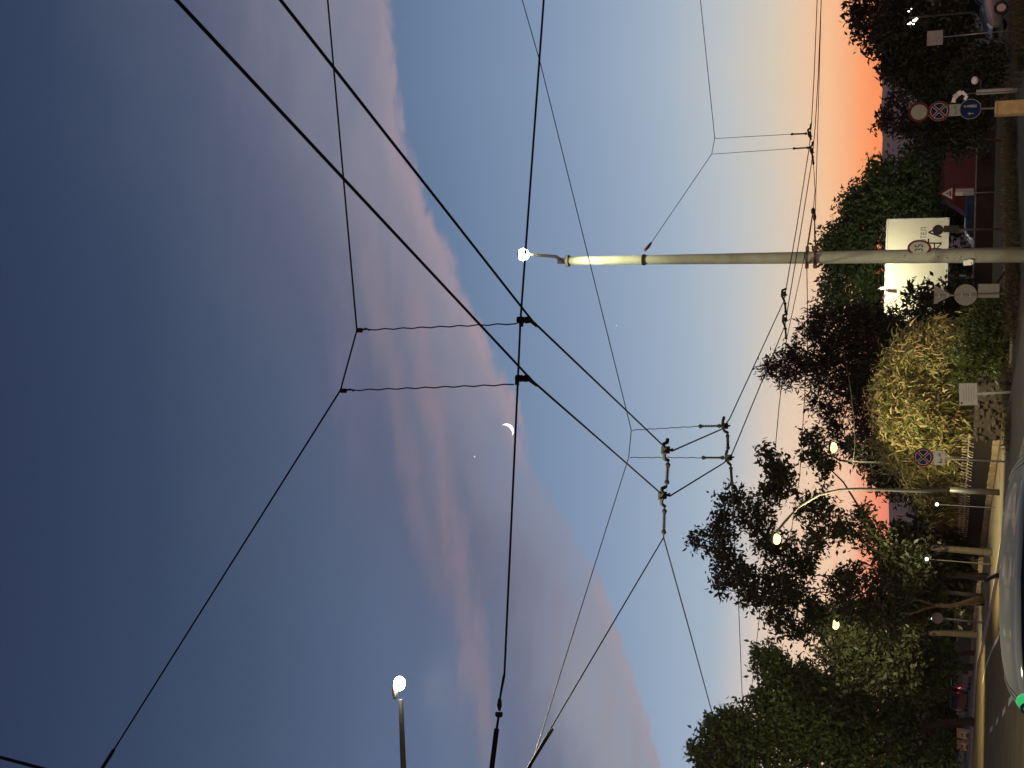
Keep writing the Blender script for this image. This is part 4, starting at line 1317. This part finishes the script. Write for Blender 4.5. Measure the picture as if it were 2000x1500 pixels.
def tow_plate(s, c, w, h, yaw=0.0, wm='oldwhite'):
    fr = frame(c, yaw)
    b = MB(); b.poly(fr, [(-w / 2, -h / 2), (w / 2, -h / 2), (w / 2, h / 2), (-w / 2, h / 2)], 0, 0.01); pl = b.build('tow_plate', wm, s)
    b = MB()
    k = w / 0.46
    # tow truck lifting a car, as a small dark pictogram
    b.poly(fr, [(p[0] * k, p[1] * k) for p in [(-.17, -.07), (-.02, -.07), (-.02, -.03), (-.10, -.03), (-.12, .03), (-.17, .03)]], 0.003, 0.003)
    b.poly(fr, [(p[0] * k, p[1] * k) for p in [(-.02, -.05), (.10, .05), (.11, .035), (.0, -.06)]], 0.0035, 0.003)
    b.poly(fr, [(p[0] * k, p[1] * k) for p in [(.06, -.05), (.17, -.01), (.16, .03), (.12, .05), (.07, .02)]], 0.003, 0.003)
    for wx in (-.14, -.05, .15):
        b.poly(fr, [(wx * k + p[0], -.075 * k + p[1]) for p in circ(.022 * k, 12)], 0.0042, 0.003)
    b.build('tow_symbol', 'greyink', pl)
    b = MB()
    for (x0, x1, y0, y1) in ((-w / 2 + .01, w / 2 - .01, h / 2 - .016, h / 2 - .008), (-w / 2 + .01, w / 2 - .01, -h / 2 + .008, -h / 2 + .016)):
        b.poly(fr, [(x0, y0), (x1, y0), (x1, y1), (x0, y1)], 0.002, 0.002)
    b.build('plate_edge', 'greyink', pl)


c = P(1803, 893, 39.0)
s = thing('no_stopping_sign', 'red and blue no stopping sign with tow plate in front of the golden bamboo', 'sign', (c[0], c[1], 0.13))
fr = frame(c)
no_stopping(s, fr)
tow_plate(s, P(1835, 894.5, 39.0), 0.46, 0.36)
post_for(s, c[0] - 0.02, c[1] + 0.05, c[2] + 0.2, 0.027, 0.13)

# small white notice board on a short leaning post
c = P(1891, 770, 40.5)
fr = frame(c, 0.12, tilt=0.05)
s = thing('notice_board', 'white notice board with faded text lines on a short post beside the green hedge', 'sign', (c[0] + 0.1, c[1], 0))
b = MB(); b.poly(fr, [(-.37, -.28), (.37, -.28), (.37, .28), (-.37, .28)], 0, 0.02); b.build('board', 'oldwhite', s)
b = MB()
for k, (yy, x0, x1) in enumerate(((.14, -.26, .20), (.06, -.30, .28), (-.02, -.24, .30), (-.10, -.30, .16), (-.18, -.2, .22))):
    x = x0
    while x < x1:
        w = random.uniform(.03, .09)
        b.poly(fr, [(x, yy - .012), (x + w, yy - .012), (x + w, yy + .012), (x, yy + .012)], 0.003, 0.003)
        x += w + .02
b.build('faded_print', 'greyback', s)
b = MB(); b.poly(fr, [(-.29 + p[0], .21 + p[1]) for p in circ(.035, 14)], 0.004, 0.004); b.build('round_mark', 'black', s)
b = MB(); b.tube([P(1905, 770, 40.55), P(1968, 765, 40.6) - np.array([0, 0, 0.2])], 0.05, 8); b.build('post', 'oldwhite', s, smooth=True)

# group of four signs at right, with a timber post
SYR = 36.5
c = P(1795, 219, SYR)
s = thing('sign_cluster', 'post with blank round white sign, no stopping sign and blue round sign at right', 'sign', (c[0], SYR, 0))
fr = frame(c, 0.05)
b = MB(); b.poly(fr, circ(0.30), 0, 0.012); b.build('plate', 'dimwhite', s)
b = MB(); b.ring(fr, 0.303, 0.235, 0.004, 0.004); b.build('border', 'red', s)
fr = frame(P(1834, 217, SYR), 0.05)
no_stopping(s, fr)
tow_plate(s, P(1865, 215, SYR), 0.36, 0.34, 0.05, 'dimwhite')
fr = frame(P(1895, 213, SYR), 0.05)
b = MB(); b.poly(fr, circ(0.305), 0, 0.012); b.build('blue_plate', 'blue', s)
b = MB(); b.ring(fr, 0.309, 0.293, 0.003, 0.003)
b.poly(fr, [(-.14, .08), (-.19, .0), (-.155, .0), (-.155, -.1), (-.125, -.1), (-.125, .0), (-.09, .0)], 0.003, 0.003)     # arrow
b.poly(fr, [(.07, .10), (.11, .10), (.13, -.02), (.12, -.18), (.09, -.18), (.09, -.04), (.07, -.18), (.04, -.18), (.05, -.02)], 0.003, 0.003)    # walking figure
b.poly(fr, [(.09 + p[0], .15 + p[1]) for p in circ(.033, 12)], 0.003, 0.003)
b.build('white_symbols', 'dimwhite', s)
b = MB(); b.tube([P(1780, 218, SYR + 0.06), P(1944, 211, SYR + 0.06)], 0.03, 10); b.build('post', 'steel', s, smooth=True)
c = P(1972, 211, SYR + 0.02)
zt = P(1943, 213, SYR)[2]
tb_ = thing('timber_post', 'thick pale timber post standing under the round signs at right', 'post', (c[0], SYR + 0.02, 0))
MB().box((c[0], SYR + 0.06, zt / 2), (0.40, 0.34, zt)).build('post_body', 'timber', tb_)
MB().box((c[0], SYR + 0.06, zt - 0.06), (0.414, 0.354, 0.04)).build('edge_band', 'palebark', tb_)

# sign backs
SB = 42.0
c = P(1842, 577, SB)
s = thing('road_sign', 'grey backs of a triangular and a round sign on one post above the hedge', 'sign', (c[0], SB, 0))
fr = frame(c, 0.0)
tri = [(P(1824, 594.5, SB) - c), (P(1861, 576.5, SB) - c), (P(1824.5, 557, SB) - c)]
b = MB(); b.poly(fr, [(p[0], p[2]) for p in tri], 0, 0.012); b.build('triangle_back', 'greyback', s)
c2 = P(1886, 576, SB)
b = MB(); b.poly(frame(c2), circ(0.37), 0, 0.012); b.build('round_back', 'greyback', s)
c3 = P(1931, 568, SB + 0.1)
b = MB(); b.poly(frame(c3), [(-.24, -.34), (.24, -.34), (.24, .34), (-.24, .34)], 0, 0.012); b.build('plate_back', 'greyback', s)
b = MB(); b.tube([P(1824, 576.5, SB - 0.03), P(1862, 576.5, SB - 0.03), P(1975, 573, SB - 0.03)], 0.026, 8); b.build('post', 'greyback', s, smooth=True)
b = MB()
for (x, y) in ((1834, 577), (1851, 577), (1878, 576.5), (1895, 576)):
    b.box(P(x, y, SB - 0.05), (0.16, 0.02, 0.035))
b.build('clamp_strap', 'steel', s)

# warning triangle by the red kiosk
WY = 60.0
c = P(1848, 378, WY)
s = thing('warning_sign', 'red bordered warning triangle over a white plate in front of the red kiosk', 'sign', (c[0], WY, 0))
fr = frame(P(1852, 378, WY), -0.1)
T = lambda k, dy=0.0: [(-.46 * k, -.30 * k + dy), (.46 * k, -.30 * k + dy), (0, .50 * k + dy)]
b = MB(); b.poly(fr, T(1.0), 0, 0.012); b.build('triangle', 'red', s)
b = MB(); b.poly(fr, T(0.62, 0.0), 0.004, 0.004); b.build('white_field', 'oldwhite', s)
b = MB(); b.poly(fr, [(-.13, -.14), (.13, -.14), (.13, -.05), (-.13, -.05)], 0.008, 0.004); b.poly(fr, [(-.05, -.02), (.06, -.02), (.02, .10), (-.02, .10)], 0.008, 0.004); b.build('black_symbol', 'black', s)
c2 = P(1884, 375, WY)
b = MB(); b.poly(frame(c2, -0.1), [(-.17, -.42), (.17, -.42), (.17, .42), (-.17, .42)], 0, 0.012); b.build('white_plate', 'oldwhite', s)
b = MB(); b.tube([(c[0], WY + 0.05, 0), (c[0], WY + 0.05, P(1842, 378, WY)[2])], 0.03, 8); b.build('post', 'steel', s, smooth=True)

# pale plate on thin post at the far right
c = P(1826, 74, 50.0)
s = thing('pale_sign', 'pale blank rectangular sign on a thin post near the silver car', 'sign', (c[0], 50, 0))
b = MB(); b.poly(frame(c, 0.05), [(-.31, -.31), (.31, -.31), (.31, .31), (-.31, .31)], 0, 0.012); b.build('plate', 'oldwhite', s)
b = MB(); b.poly(frame(c, 0.05), [(-.02, -.3), (.0, -.3), (.0, .02), (-.02, .02)], 0.002, 0.002); b.build('post_seam', 'greyback', s)
b = MB(); b.tube([P(1836, 73, 50.03), P(1990, 58, 50.03)], 0.022, 8); b.build('post', 'steel', s, smooth=True)

# ------------------------------------------------------------------ billboard
BY = 76.0
tl, tr_, brr, bll = P(1728, 650, BY), P(1734, 431, BY), P(1850, 428, BY), P(1862, 650, BY)
cx_, z0, z1 = (tl[0] + tr_[0]) / 2, P(1851, 428, BY)[2], tl[2]
bw = tr_[0] - tl[0]
s = thing('billboard', 'large cream lit billboard with dark lettering behind the concrete pole', 'billboard', (cx_, BY, 0))
fr = frame((cx_, BY, (z0 + z1) / 2))
hw, hh = bw / 2, (z1 - z0) / 2
b = MB(); b.poly(fr, [(-hw, -hh), (hw, -hh), (hw, hh), (-hw, hh)], 0, 0.12); b.build('panel', 'board', s)
b = MB()
for (x0, x1, y0, y1) in ((-hw - .06, hw + .06, hh, hh + .10), (-hw - .06, hw + .06, -hh - .10, -hh), (-hw - .10, -hw, -hh - .1, hh + .1), (hw, hw + .10, -hh - .1, hh + .1)):
    b.poly(fr, [(x0, y0), (x1, y0), (x1, y1), (x0, y1)], 0.04, 0.2)
b.build('frame', 'white', s)


def bl2(x, y):
    p = P(x, y, BY)
    return (p[0] - cx_, p[2] - (z0 + z1) / 2)


a1 = bl2(1804, 478); a2 = bl2(1804, 444)
text_on(fr, 'ОТЕЛ', 0.46, 0.006, 'small_lettering', 'greyink', s, cx=(a1[0] + a2[0]) / 2 + 0.05, cy=a1[1], ex=0.006, sx=(a2[0] - a1[0]) / 1.25 * 0.95)


def stroke(b, pts, w):
    for (p, q) in zip(pts[:-1], pts[1:]):
        p, q = np.array(bl2(*p)), np.array(bl2(*q))
        d = (q - p) / np.linalg.norm(q - p)
        n = np.array([-d[1], d[0]]) * w / 2
        b.poly(fr, [tuple(p - n), tuple(q - n), tuple(q + n), tuple(p + n)], 0.008 + 0.001 * random.random(), 0.006)


b = MB()
stroke(b, [(1814, 475), (1839, 475)], 0.09)
stroke(b, [(1813.5, 466), (1813.5, 477)], 0.09)
stroke(b, [(1825, 475), (1825, 486)], 0.07)
stroke(b, [(1839, 475.5), (1831, 484)], 0.06)
stroke(b, [(1814, 486), (1839, 486)], 0.09)
stroke(b, [(1839, 463), (1813.5, 454)], 0.09)
stroke(b, [(1813.5, 454), (1839, 442)], 0.09)
b.build('large_lettering', 'black', s)
for x in (-hw * 0.8, 0.0, hw * 0.8):
    MB().box((cx_ + x, BY + 0.22, z0 / 2 + 0.3), (0.22, 0.18, z0 + 0.6)).build('leg', 'darksteel', s)
b = MB(); ap = P(1724, 563, BY - 0.9); b.tube([(ap[0], BY + 0.1, z1 + 0.12), (ap[0] + .02, BY - 0.5, z1 + 0.42), ap], 0.03, 7); b.build('lamp_arm', 'white', s)
b = MB(); b.box(ap, (0.16, 0.34, 0.10), (np.array([1., 0, 0]), np.array([0, .8, .6]), np.array([0, -.6, .8]))); b.build('flood_lamp', 'white', s)
l_ = bpy.data.lights.new('flood_light', 'SPOT'); l_.energy = 1150; l_.color = (1.0, 0.95, 0.68); l_.spot_size = D2R(150); l_.spot_blend = 0.6; l_.shadow_soft_size = 0.1
lo = bpy.data.objects.new('flood_light', l_); lo.location = (ap[0] + .2, BY - 2.9, z1 + 1.3)
lo.rotation_euler = Vector((0.25, 1.0, -1.0)).to_track_quat('-Z', 'Y').to_euler(); COL.objects.link(lo)

# traffic light seen from behind, in front of the billboard
TY = 58.0
c = P(1832, 449, TY)
s = thing('traffic_light', 'dark traffic light seen from behind with round backing disc before the billboard', 'traffic light', (c[0], TY, 0))
b = MB(); b.poly(frame(c), circ(0.25, 24), 0, 0.03); b.build('disc', 'black', s)
b = MB(); b.box(P(1858, 447, TY), (0.30, 0.22, 0.70)); b.build('housing', 'black', s)
b = MB(); b.tube([(c[0], TY + 0.1, 0), (c[0], TY + 0.1, c[2])], 0.05, 8); b.build('post', 'darksteel', s, smooth=True)
b = MB()
for k in range(3):
    q = P(1848 + 9 * k, 447, TY)
    b.tube([q + np.array([0, 0.10, 0.04]), q + np.array([0, 0.32, 0.02])], 0.10, 10)
b.build('visor', 'black', s)

# red kiosk behind the low wall
KY = 77.0
k0, k1, k2, k3, k4 = P(1841, 298, KY), P(1841, 385, KY), P(1886, 414, KY), P(1905, 414, KY), P(1905, 298, KY)
s = thing('red_kiosk', 'dark red kiosk with a slanting left side behind the low dark wall', 'kiosk', (k0[0], KY, 0))
fr = frame((0, KY, 0))
b = MB(); b.poly(fr, [(k1[0], k1[2]), (k2[0], k2[2]), (k2[0], 0.0), (k0[0], 0.0), (k0[0], k0[2])][::1], 0, 2.2); b.build('body', 'redpanel', s)
b = MB(); b.poly(fr, [(k1[0] - .05, k1[2]), (k0[0] + .05, k0[2]), (k0[0] + .05, k0[2] + .06), (k1[0] - .05, k1[2] + .06)], 0.1, 2.4); b.build('roof', 'darkwall', s)
b = MB()
for x in (0.25, 0.5, 0.75):
    xx = k1[0] * (1 - x) + k0[0] * x
    b.poly(fr, [(xx, 0.3), (xx + .04, 0.3), (xx + .04, k0[2] - .1), (xx, k0[2] - .1)], 0.012, 0.01)
b.build('seam', 'darkwall', s)

# concrete blocks on the far pavement and odd bits
for i, (y, lab) in enumerate(((1436, 'pale concrete block on the far pavement, right one of two'), (1459, 'pale concrete block on the far pavement, left one of two'))):
    p = P(1886, y, 86.0); p[2] = 0.0
    z1_ = P(1872, y, 86.0)[2]
    s = thing('concrete_block', lab, 'block', p, 'concrete blocks on the far pavement')
    b = MB()
    w = 0.28
    arch = [(-w, 0.10), (-w, z1_), (w, z1_), (w, 0.10), (w * .7, .26), (0, .34), (-w * .7, .26)]
    b.poly(frame((p[0], p[1], 0.12)), arch[::-1], 0, 0.6)
    b.build('block_body', 'blockstone', s)
    MB().box((p[0] + 0.02, p[1] - 0.01, z1_ * 0.75), (0.14, 0.04, 0.10)).build('lifting_hole', 'black', s)

# white twisted banner and lantern by the blue sign
c = P(1872, 188, 44.0)
s = thing('white_banner', 'twisted white banner hanging beside the blue round sign', 'banner', c)
b = MB()
k = [P(1862, 200, 44), P(1864, 190, 44), P(1871, 184, 44.1), P(1878, 179, 44.1), P(1888, 187, 44), P(1884, 195, 44)]
for a, c_ in zip(k[:-1], k[1:]):
    d = c_ - a; n = np.cross(d, [0, 1, 0]); n = n / np.linalg.norm(n) * random.uniform(.05, .10)
    b.add([a + n, a - n, c_ - n * .8, c_ + n * .8, a + n + [0, .02, 0], a - n + [0, .02, 0], c_ - n * .8 + [0, .02, 0], c_ + n * .8 + [0, .02, 0]], [(0, 1, 2, 3), (7, 6, 5, 4), (0, 4, 5, 1), (1, 5, 6, 2), (2, 6, 7, 3), (3, 7, 4, 0)])
b.build('cloth', 'white', s)
b = MB(); b.tube([(k[2][0], 44.12, 0), (k[2][0], 44.12, k[0][2])], 0.02, 6); b.build('pole', 'darksteel', s)
c = P(1904, 157, 45.0)
s = thing('globe_lantern', 'small white globe lantern on a grey stub post beside the dark shrubs', 'lantern', (c[0], 45, 0))
MB().ellipsoid(c, (0.15, 0.15, 0.13)).build('globe', 'white', s, smooth=True)
b = MB(); q = P(1915, 180, 45.05); b.tube([(q[0], 45.05, 0), (q[0], 45.05, q[2] + 0.15)], 0.10, 12); b.build('stub_post', 'oldwhite', s, smooth=True)
b = MB(); b.tube([c + np.array([0, .02, -.1]), (c[0], 45.02, q[2]), (q[0], 45.05, q[2])], 0.03, 6); b.build('bracket', 'darksteel', s)
c = P(1795, 282, 66)
b = MB(); b.tube([P(1777, 287, 66), P(1815, 280, 66), P(1838, 276, 66)], 0.045, 7)
sr = thing('rusty_pole', 'thin rusty pole end sticking out of the shrubs against the grey hills', 'pole', (c[0], 66, 0))
b.tube([P(1838, 276, 66), (P(1838, 276, 66)[0], 66, 0)], 0.045, 7); b.build('pole', 'timber', sr, smooth=True)


# ------------------------------------------------------------------ cars
def crom(P_, t):
    n = len(P_)
    i = min(int(t), n - 2)
    u = t - i
    p0, p1, p2, p3 = P_[max(i - 1, 0)], P_[i], P_[i + 1], P_[min(i + 2, n - 1)]
    return 0.5 * ((2 * p1) + (-p0 + p2) * u + (2 * p0 - 5 * p1 + 4 * p2 - p3) * u * u + (-p0 + 3 * p1 - 3 * p2 + p3) * u ** 3)


HATCH = np.array([  # x, ztop, zbelt, hw, hwtop
    (-2.08, .62, .60, .70, .60), (-2.04, .90, .86, .80, .66), (-1.97, 1.10, .94, .83, .72), (-1.90, 1.36, .96, .84, .71), (-1.80, 1.468, .97, .845, .69), (-1.4, 1.485, .97, .85, .685),
    (-.8, 1.505, .97, .85, .68), (-.2, 1.49, .96, .85, .67), (.22, 1.43, .95, .85, .66), (.62, 1.22, .94, .85, .64), (1.02, 1.00, .93, .85, .72), (1.3, .93, .90, .84, .72), (1.75, .82, .80, .80, .66), (2.02, .68, .66, .70, .56), (2.10, .48, .46, .6, .48)])


def car(label, paint, loc, yaw, scale=1.0, group=None, tail='dim_tail', hs=1.0, wheels=True, name='parked_car', green=False, trim=False):
    root = thing(name, label, 'car', loc, group)
    fwd = np.array([math.cos(yaw), math.sin(yaw), 0.0]); lft = np.array([-math.sin(yaw), math.cos(yaw), 0.0]); upv = np.array([0, 0, 1.0])
    loc = np.asarray(loc, float)

    def W(x, y, z):
        return loc + (fwd * x + lft * y) * scale + upv * z * scale * hs

    ns = len(HATCH)

    def section(t):
        x, zt, zbelt, hw, hwt = crom(HATCH, t)
        return x, [(0, .22), (hw * .80, .22), (hw * .97, .34), (hw, .58), (hw * .985, zbelt - .10), (hw * .955, zbelt), (hwt * 1.03, zt - .11), (hwt * .90, zt - .028), (hwt * .55, zt + .014), (0, zt + .028)]

    def surf(t, q, off=0.0, side=1):
        def pt(t, q):
            x, ring = section(min(max(t, 0), ns - 1.001))
            p = crom(np.array(ring, float), min(max(q, 0), len(ring) - 1.001))
            return np.array([x, p[0] * side, p[1]])
        p = pt(t, q)
        if off:
            a = pt(t + .02, q) - pt(t - .02, q); c_ = pt(t, q + .03) - pt(t, q - .03)
            n = np.cross(a, c_); n /= np.linalg.norm(n) + 1e-9
            cdir = p - np.array([p[0] * 0.6, 0, .75])
            if np.dot(n, cdir) < 0:
                n = -n
            p = p + n * off
        return W(*p)

    def patch(b, t0, t1, q0, q1, off, side, nt_=8, nq=6):
        vs = [surf(t0 + (t1 - t0) * i / nt_, q0 + (q1 - q0) * j / nq, off, side) for i in range(nt_ + 1) for j in range(nq + 1)]
        b.add(vs, [(i * (nq + 1) + j, (i + 1) * (nq + 1) + j, (i + 1) * (nq + 1) + j + 1, i * (nq + 1) + j + 1) for i in range(nt_) for j in range(nq)])

    b = MB()
    for sd in (1, -1):
        patch(b, 0, ns - 1.001, 0, 9, 0, sd, 84, 36)
    n_ = 37
    for t in (0, ns - 1.001):
        ringp = [surf(t, 9 * j / 36, 0, 1) for j in range(37)] + [surf(t, 9 * j / 36, 0, -1) for j in range(36, 0, -1)]
        b.add(ringp, [tuple(range(len(ringp)))])
    body = b.build('body', paint, root, smooth=True)
    for sd in (1, -1):
        b = MB(); patch(b, 5.0, 6.6, 5.15, 5.9, 0.006, sd); patch(b, 6.68, 8.7, 5.15, 5.9, 0.006, sd); b.build('side_window', 'glass', root, smooth=True)
    b = MB()
    for sd in (1, -1):
        patch(b, 8.25, 9.9, 6.6, 9, 0.006, sd)
    b.build('windscreen', 'glass', root, smooth=True)
    b = MB()
    for sd in (1, -1):
        patch(b, 2.1, 3.75, 6.75, 9, 0.006, sd)
    b.build('rear_window', 'glass', root, smooth=True)
    b = MB()
    for sd in (1, -1):
        patch(b, 0.35, .9, 2.2, 5.5, 0.02, sd, 4, 4)
    b.build('bumper', paint, root, smooth=True)
    for sd in (1, -1):
        b = MB(); patch(b, 12.3, 13.2, 6.0, 7.5, 0.006, sd, 5, 5); b.build('headlight', 'white', root, smooth=True)
        if not green:
            b = MB(); patch(b, .75, 1.9, 4.6, 6.0, 0.012, sd, 6, 5); b.build('tail_light', tail, root, smooth=True)
    if wheels:
        for wx in (-1.28, 1.30):
            for sd in (1, -1):
                b = MB(); cyl = [W(wx, sd * .70, .31), W(wx, sd * .86, .31)]
                b.tube(cyl, .31 * scale, 22); wv = b.build('wheel', 'tyre', root)
                b = MB(); b.tube([W(wx, sd * .85, .31), W(wx, sd * .868, .31)], .19 * scale, 16); b.build('rim', 'rim', wv)
    for sd in (1, -1):
        b = MB(); b.ellipsoid(W(.62, sd * .95, 1.0), (.09 * scale, .10 * scale, .07 * scale)); b.build('wing_mirror', paint, root, smooth=True)
    if trim:
        for sd in (1, -1):
            b = MB()
            for q in (6.92, 7.12):
                pts = [surf(3.9 + 4.3 * i / 24, q, 0.002, sd) for i in range(25)]
                b.tube(pts, .0055, 5)
            b.build('roof_moulding', 'black', root, smooth=True)
        # stubby roof aerial
        p = surf(7.4, 9, 0.0, 1)
        b = MB(); b.tube([p, p + np.array([0, 0, .03]), p + np.array([-.02, -.14, .10])], [.025, .014, .006], 7); b.build('aerial', 'black', root, smooth=True)
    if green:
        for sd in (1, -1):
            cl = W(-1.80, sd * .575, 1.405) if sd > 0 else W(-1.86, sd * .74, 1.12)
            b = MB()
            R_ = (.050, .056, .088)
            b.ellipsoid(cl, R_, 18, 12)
            tl_ = b.build('tail_light', 'green_reflection', root, smooth=True)
            b = MB()
            nrm = (-fwd * 0.8 + lft * sd * 0.6)
            nrm /= np.linalg.norm(nrm)
            e1 = np.cross(nrm, upv); e1 /= np.linalg.norm(e1)
            for rr in (.35, .68):
                h_ = math.sqrt(1 - rr * rr)
                pts = [cl + nrm * .060 * h_ + e1 * .060 * rr * math.cos(a) + upv * .095 * rr * math.sin(a) + nrm * .004 for a in np.linspace(0, 2 * math.pi, 25)]
                b = MB(); b.tube(pts, .009, 6); b.build('lens_ring', 'greendark', tl_, smooth=True)
    return root


car('slate grey hatchback roof with green reflection coloured onto its tail lamp close to the camera', 'slate', (-1.12, 7.76, 0.0), D2R(90 + 8), 1.0, green=True, trim=True)
car('silver car parked side on at the right edge beyond the shrub', 'silver', (18.55, 55.6, 0.0), D2R(180 + 10), 1.0, hs=1.22)
car('dark blue car parked behind the low dark wall under the billboard', 'navy', (10.2, 74.2, 0.0), D2R(182), 1.05, hs=1.0)
fc_ = P(1880, 1320, 100.0)
car('far car with glowing red tail lamp beyond the street trees', 'silver', (fc_[0], 100.0, 0.0), D2R(96), 1.0, group='far cars beyond the street trees', tail='tail_glow')
fc_ = P(1880, 1365, 112.0)
car('far maroon car half hidden behind a street tree trunk', 'maroon', (fc_[0], 112.0, 0.0), D2R(96), 1.0, group='far cars beyond the street trees')

# a round sign back among the street trees
c = P(1831, 1207, 60.5)
s = thing('round_sign', 'small pale round sign back on a thin post behind the pale leaning tree', 'sign', (c[0], 60.5, 0.13))
b = MB(); b.poly(frame(c, 0.5), circ(0.28), 0, 0.012); b.build('plate', 'greyback', s)
b = MB(); b.tube([(c[0], 60.55, 0.1), (c[0], 60.55, c[2])], 0.03, 8); b.build('post', 'steel', s, smooth=True)

# ------------------------------------------------------------------ grass tufts on the verge
v, f, _c = leaf_cloud([((-1.0 + 1.3 * i, 40 + 3.2 * i, 0.03), (1.1, 1.4, 0.05)) for i in range(4)] + [((4 + 2.2 * i, 41 + 2.5 * (i % 4), 0.03), (2.4, 3.0, 0.06)) for i in range(8)],
                      0.16, 7, 7, RNG, spread=0.16, aspect=0.14, up=2.2, fill=1.0)
v[:, 2] = np.abs(v[:, 2])
gr = bpy.data.objects.new('grass_root', None)
ORG['grass_root'] = np.zeros(3)
o = quick_mesh('grass', v, f, leafmat('grass_blades', (0.03, 0.026, 0.010), (0.07, 0.055, 0.022)), gr) if False else None
M['grass_blades'] = leafmat('grass_blades', (0.03, 0.026, 0.010), (0.07, 0.055, 0.022))
go = thing('grass', 'x', 'grass', (0, 0, 0))
g_ = quick_mesh('grass_blades', v, f, 'grass_blades', go)
g_.parent = None
bpy.data.objects.remove(go)
bpy.data.objects.remove(gr)
g_.name = 'grass'
g_['kind'] = 'stuff'
g_['label'] = 'dry grass blades on the verge'
g_['category'] = 'grass'

# ------------------------------------------------------------------ camera and render settings
cam = bpy.data.cameras.new('camera')
co = bpy.data.objects.new('camera', cam)
COL.objects.link(co)
cam.sensor_width = 36.0
cam.sensor_fit = 'HORIZONTAL'
cam.lens = 36.0 * FPX / 2000.0
cam.clip_start = 0.1
cam.clip_end = 40000
from mathutils import Matrix
X_, Y_, Z_ = -IU, IR, -fw
co.matrix_world = Matrix(((X_[0], Y_[0], Z_[0], 0), (X_[1], Y_[1], Z_[1], 0), (X_[2], Y_[2], Z_[2], CAMH), (0, 0, 0, 1)))
sc.camera = co
sc.render.resolution_x, sc.render.resolution_y = 1024, 768
sc.view_settings.view_transform = 'Standard'
sc.view_settings.look = 'None'
sc.view_settings.exposure = 0.0
sc.view_settings.gamma = 1.0
sc.cycles.max_bounces = 5
sc.cycles.diffuse_bounces = 2
sc.cycles.glossy_bounces = 3
sc.cycles.transmission_bounces = 2
sc.cycles.caustics_reflective = False
sc.cycles.caustics_refractive = False
sc.cycles.sample_clamp_indirect = 4.0
sc.cycles.use_denoising = True
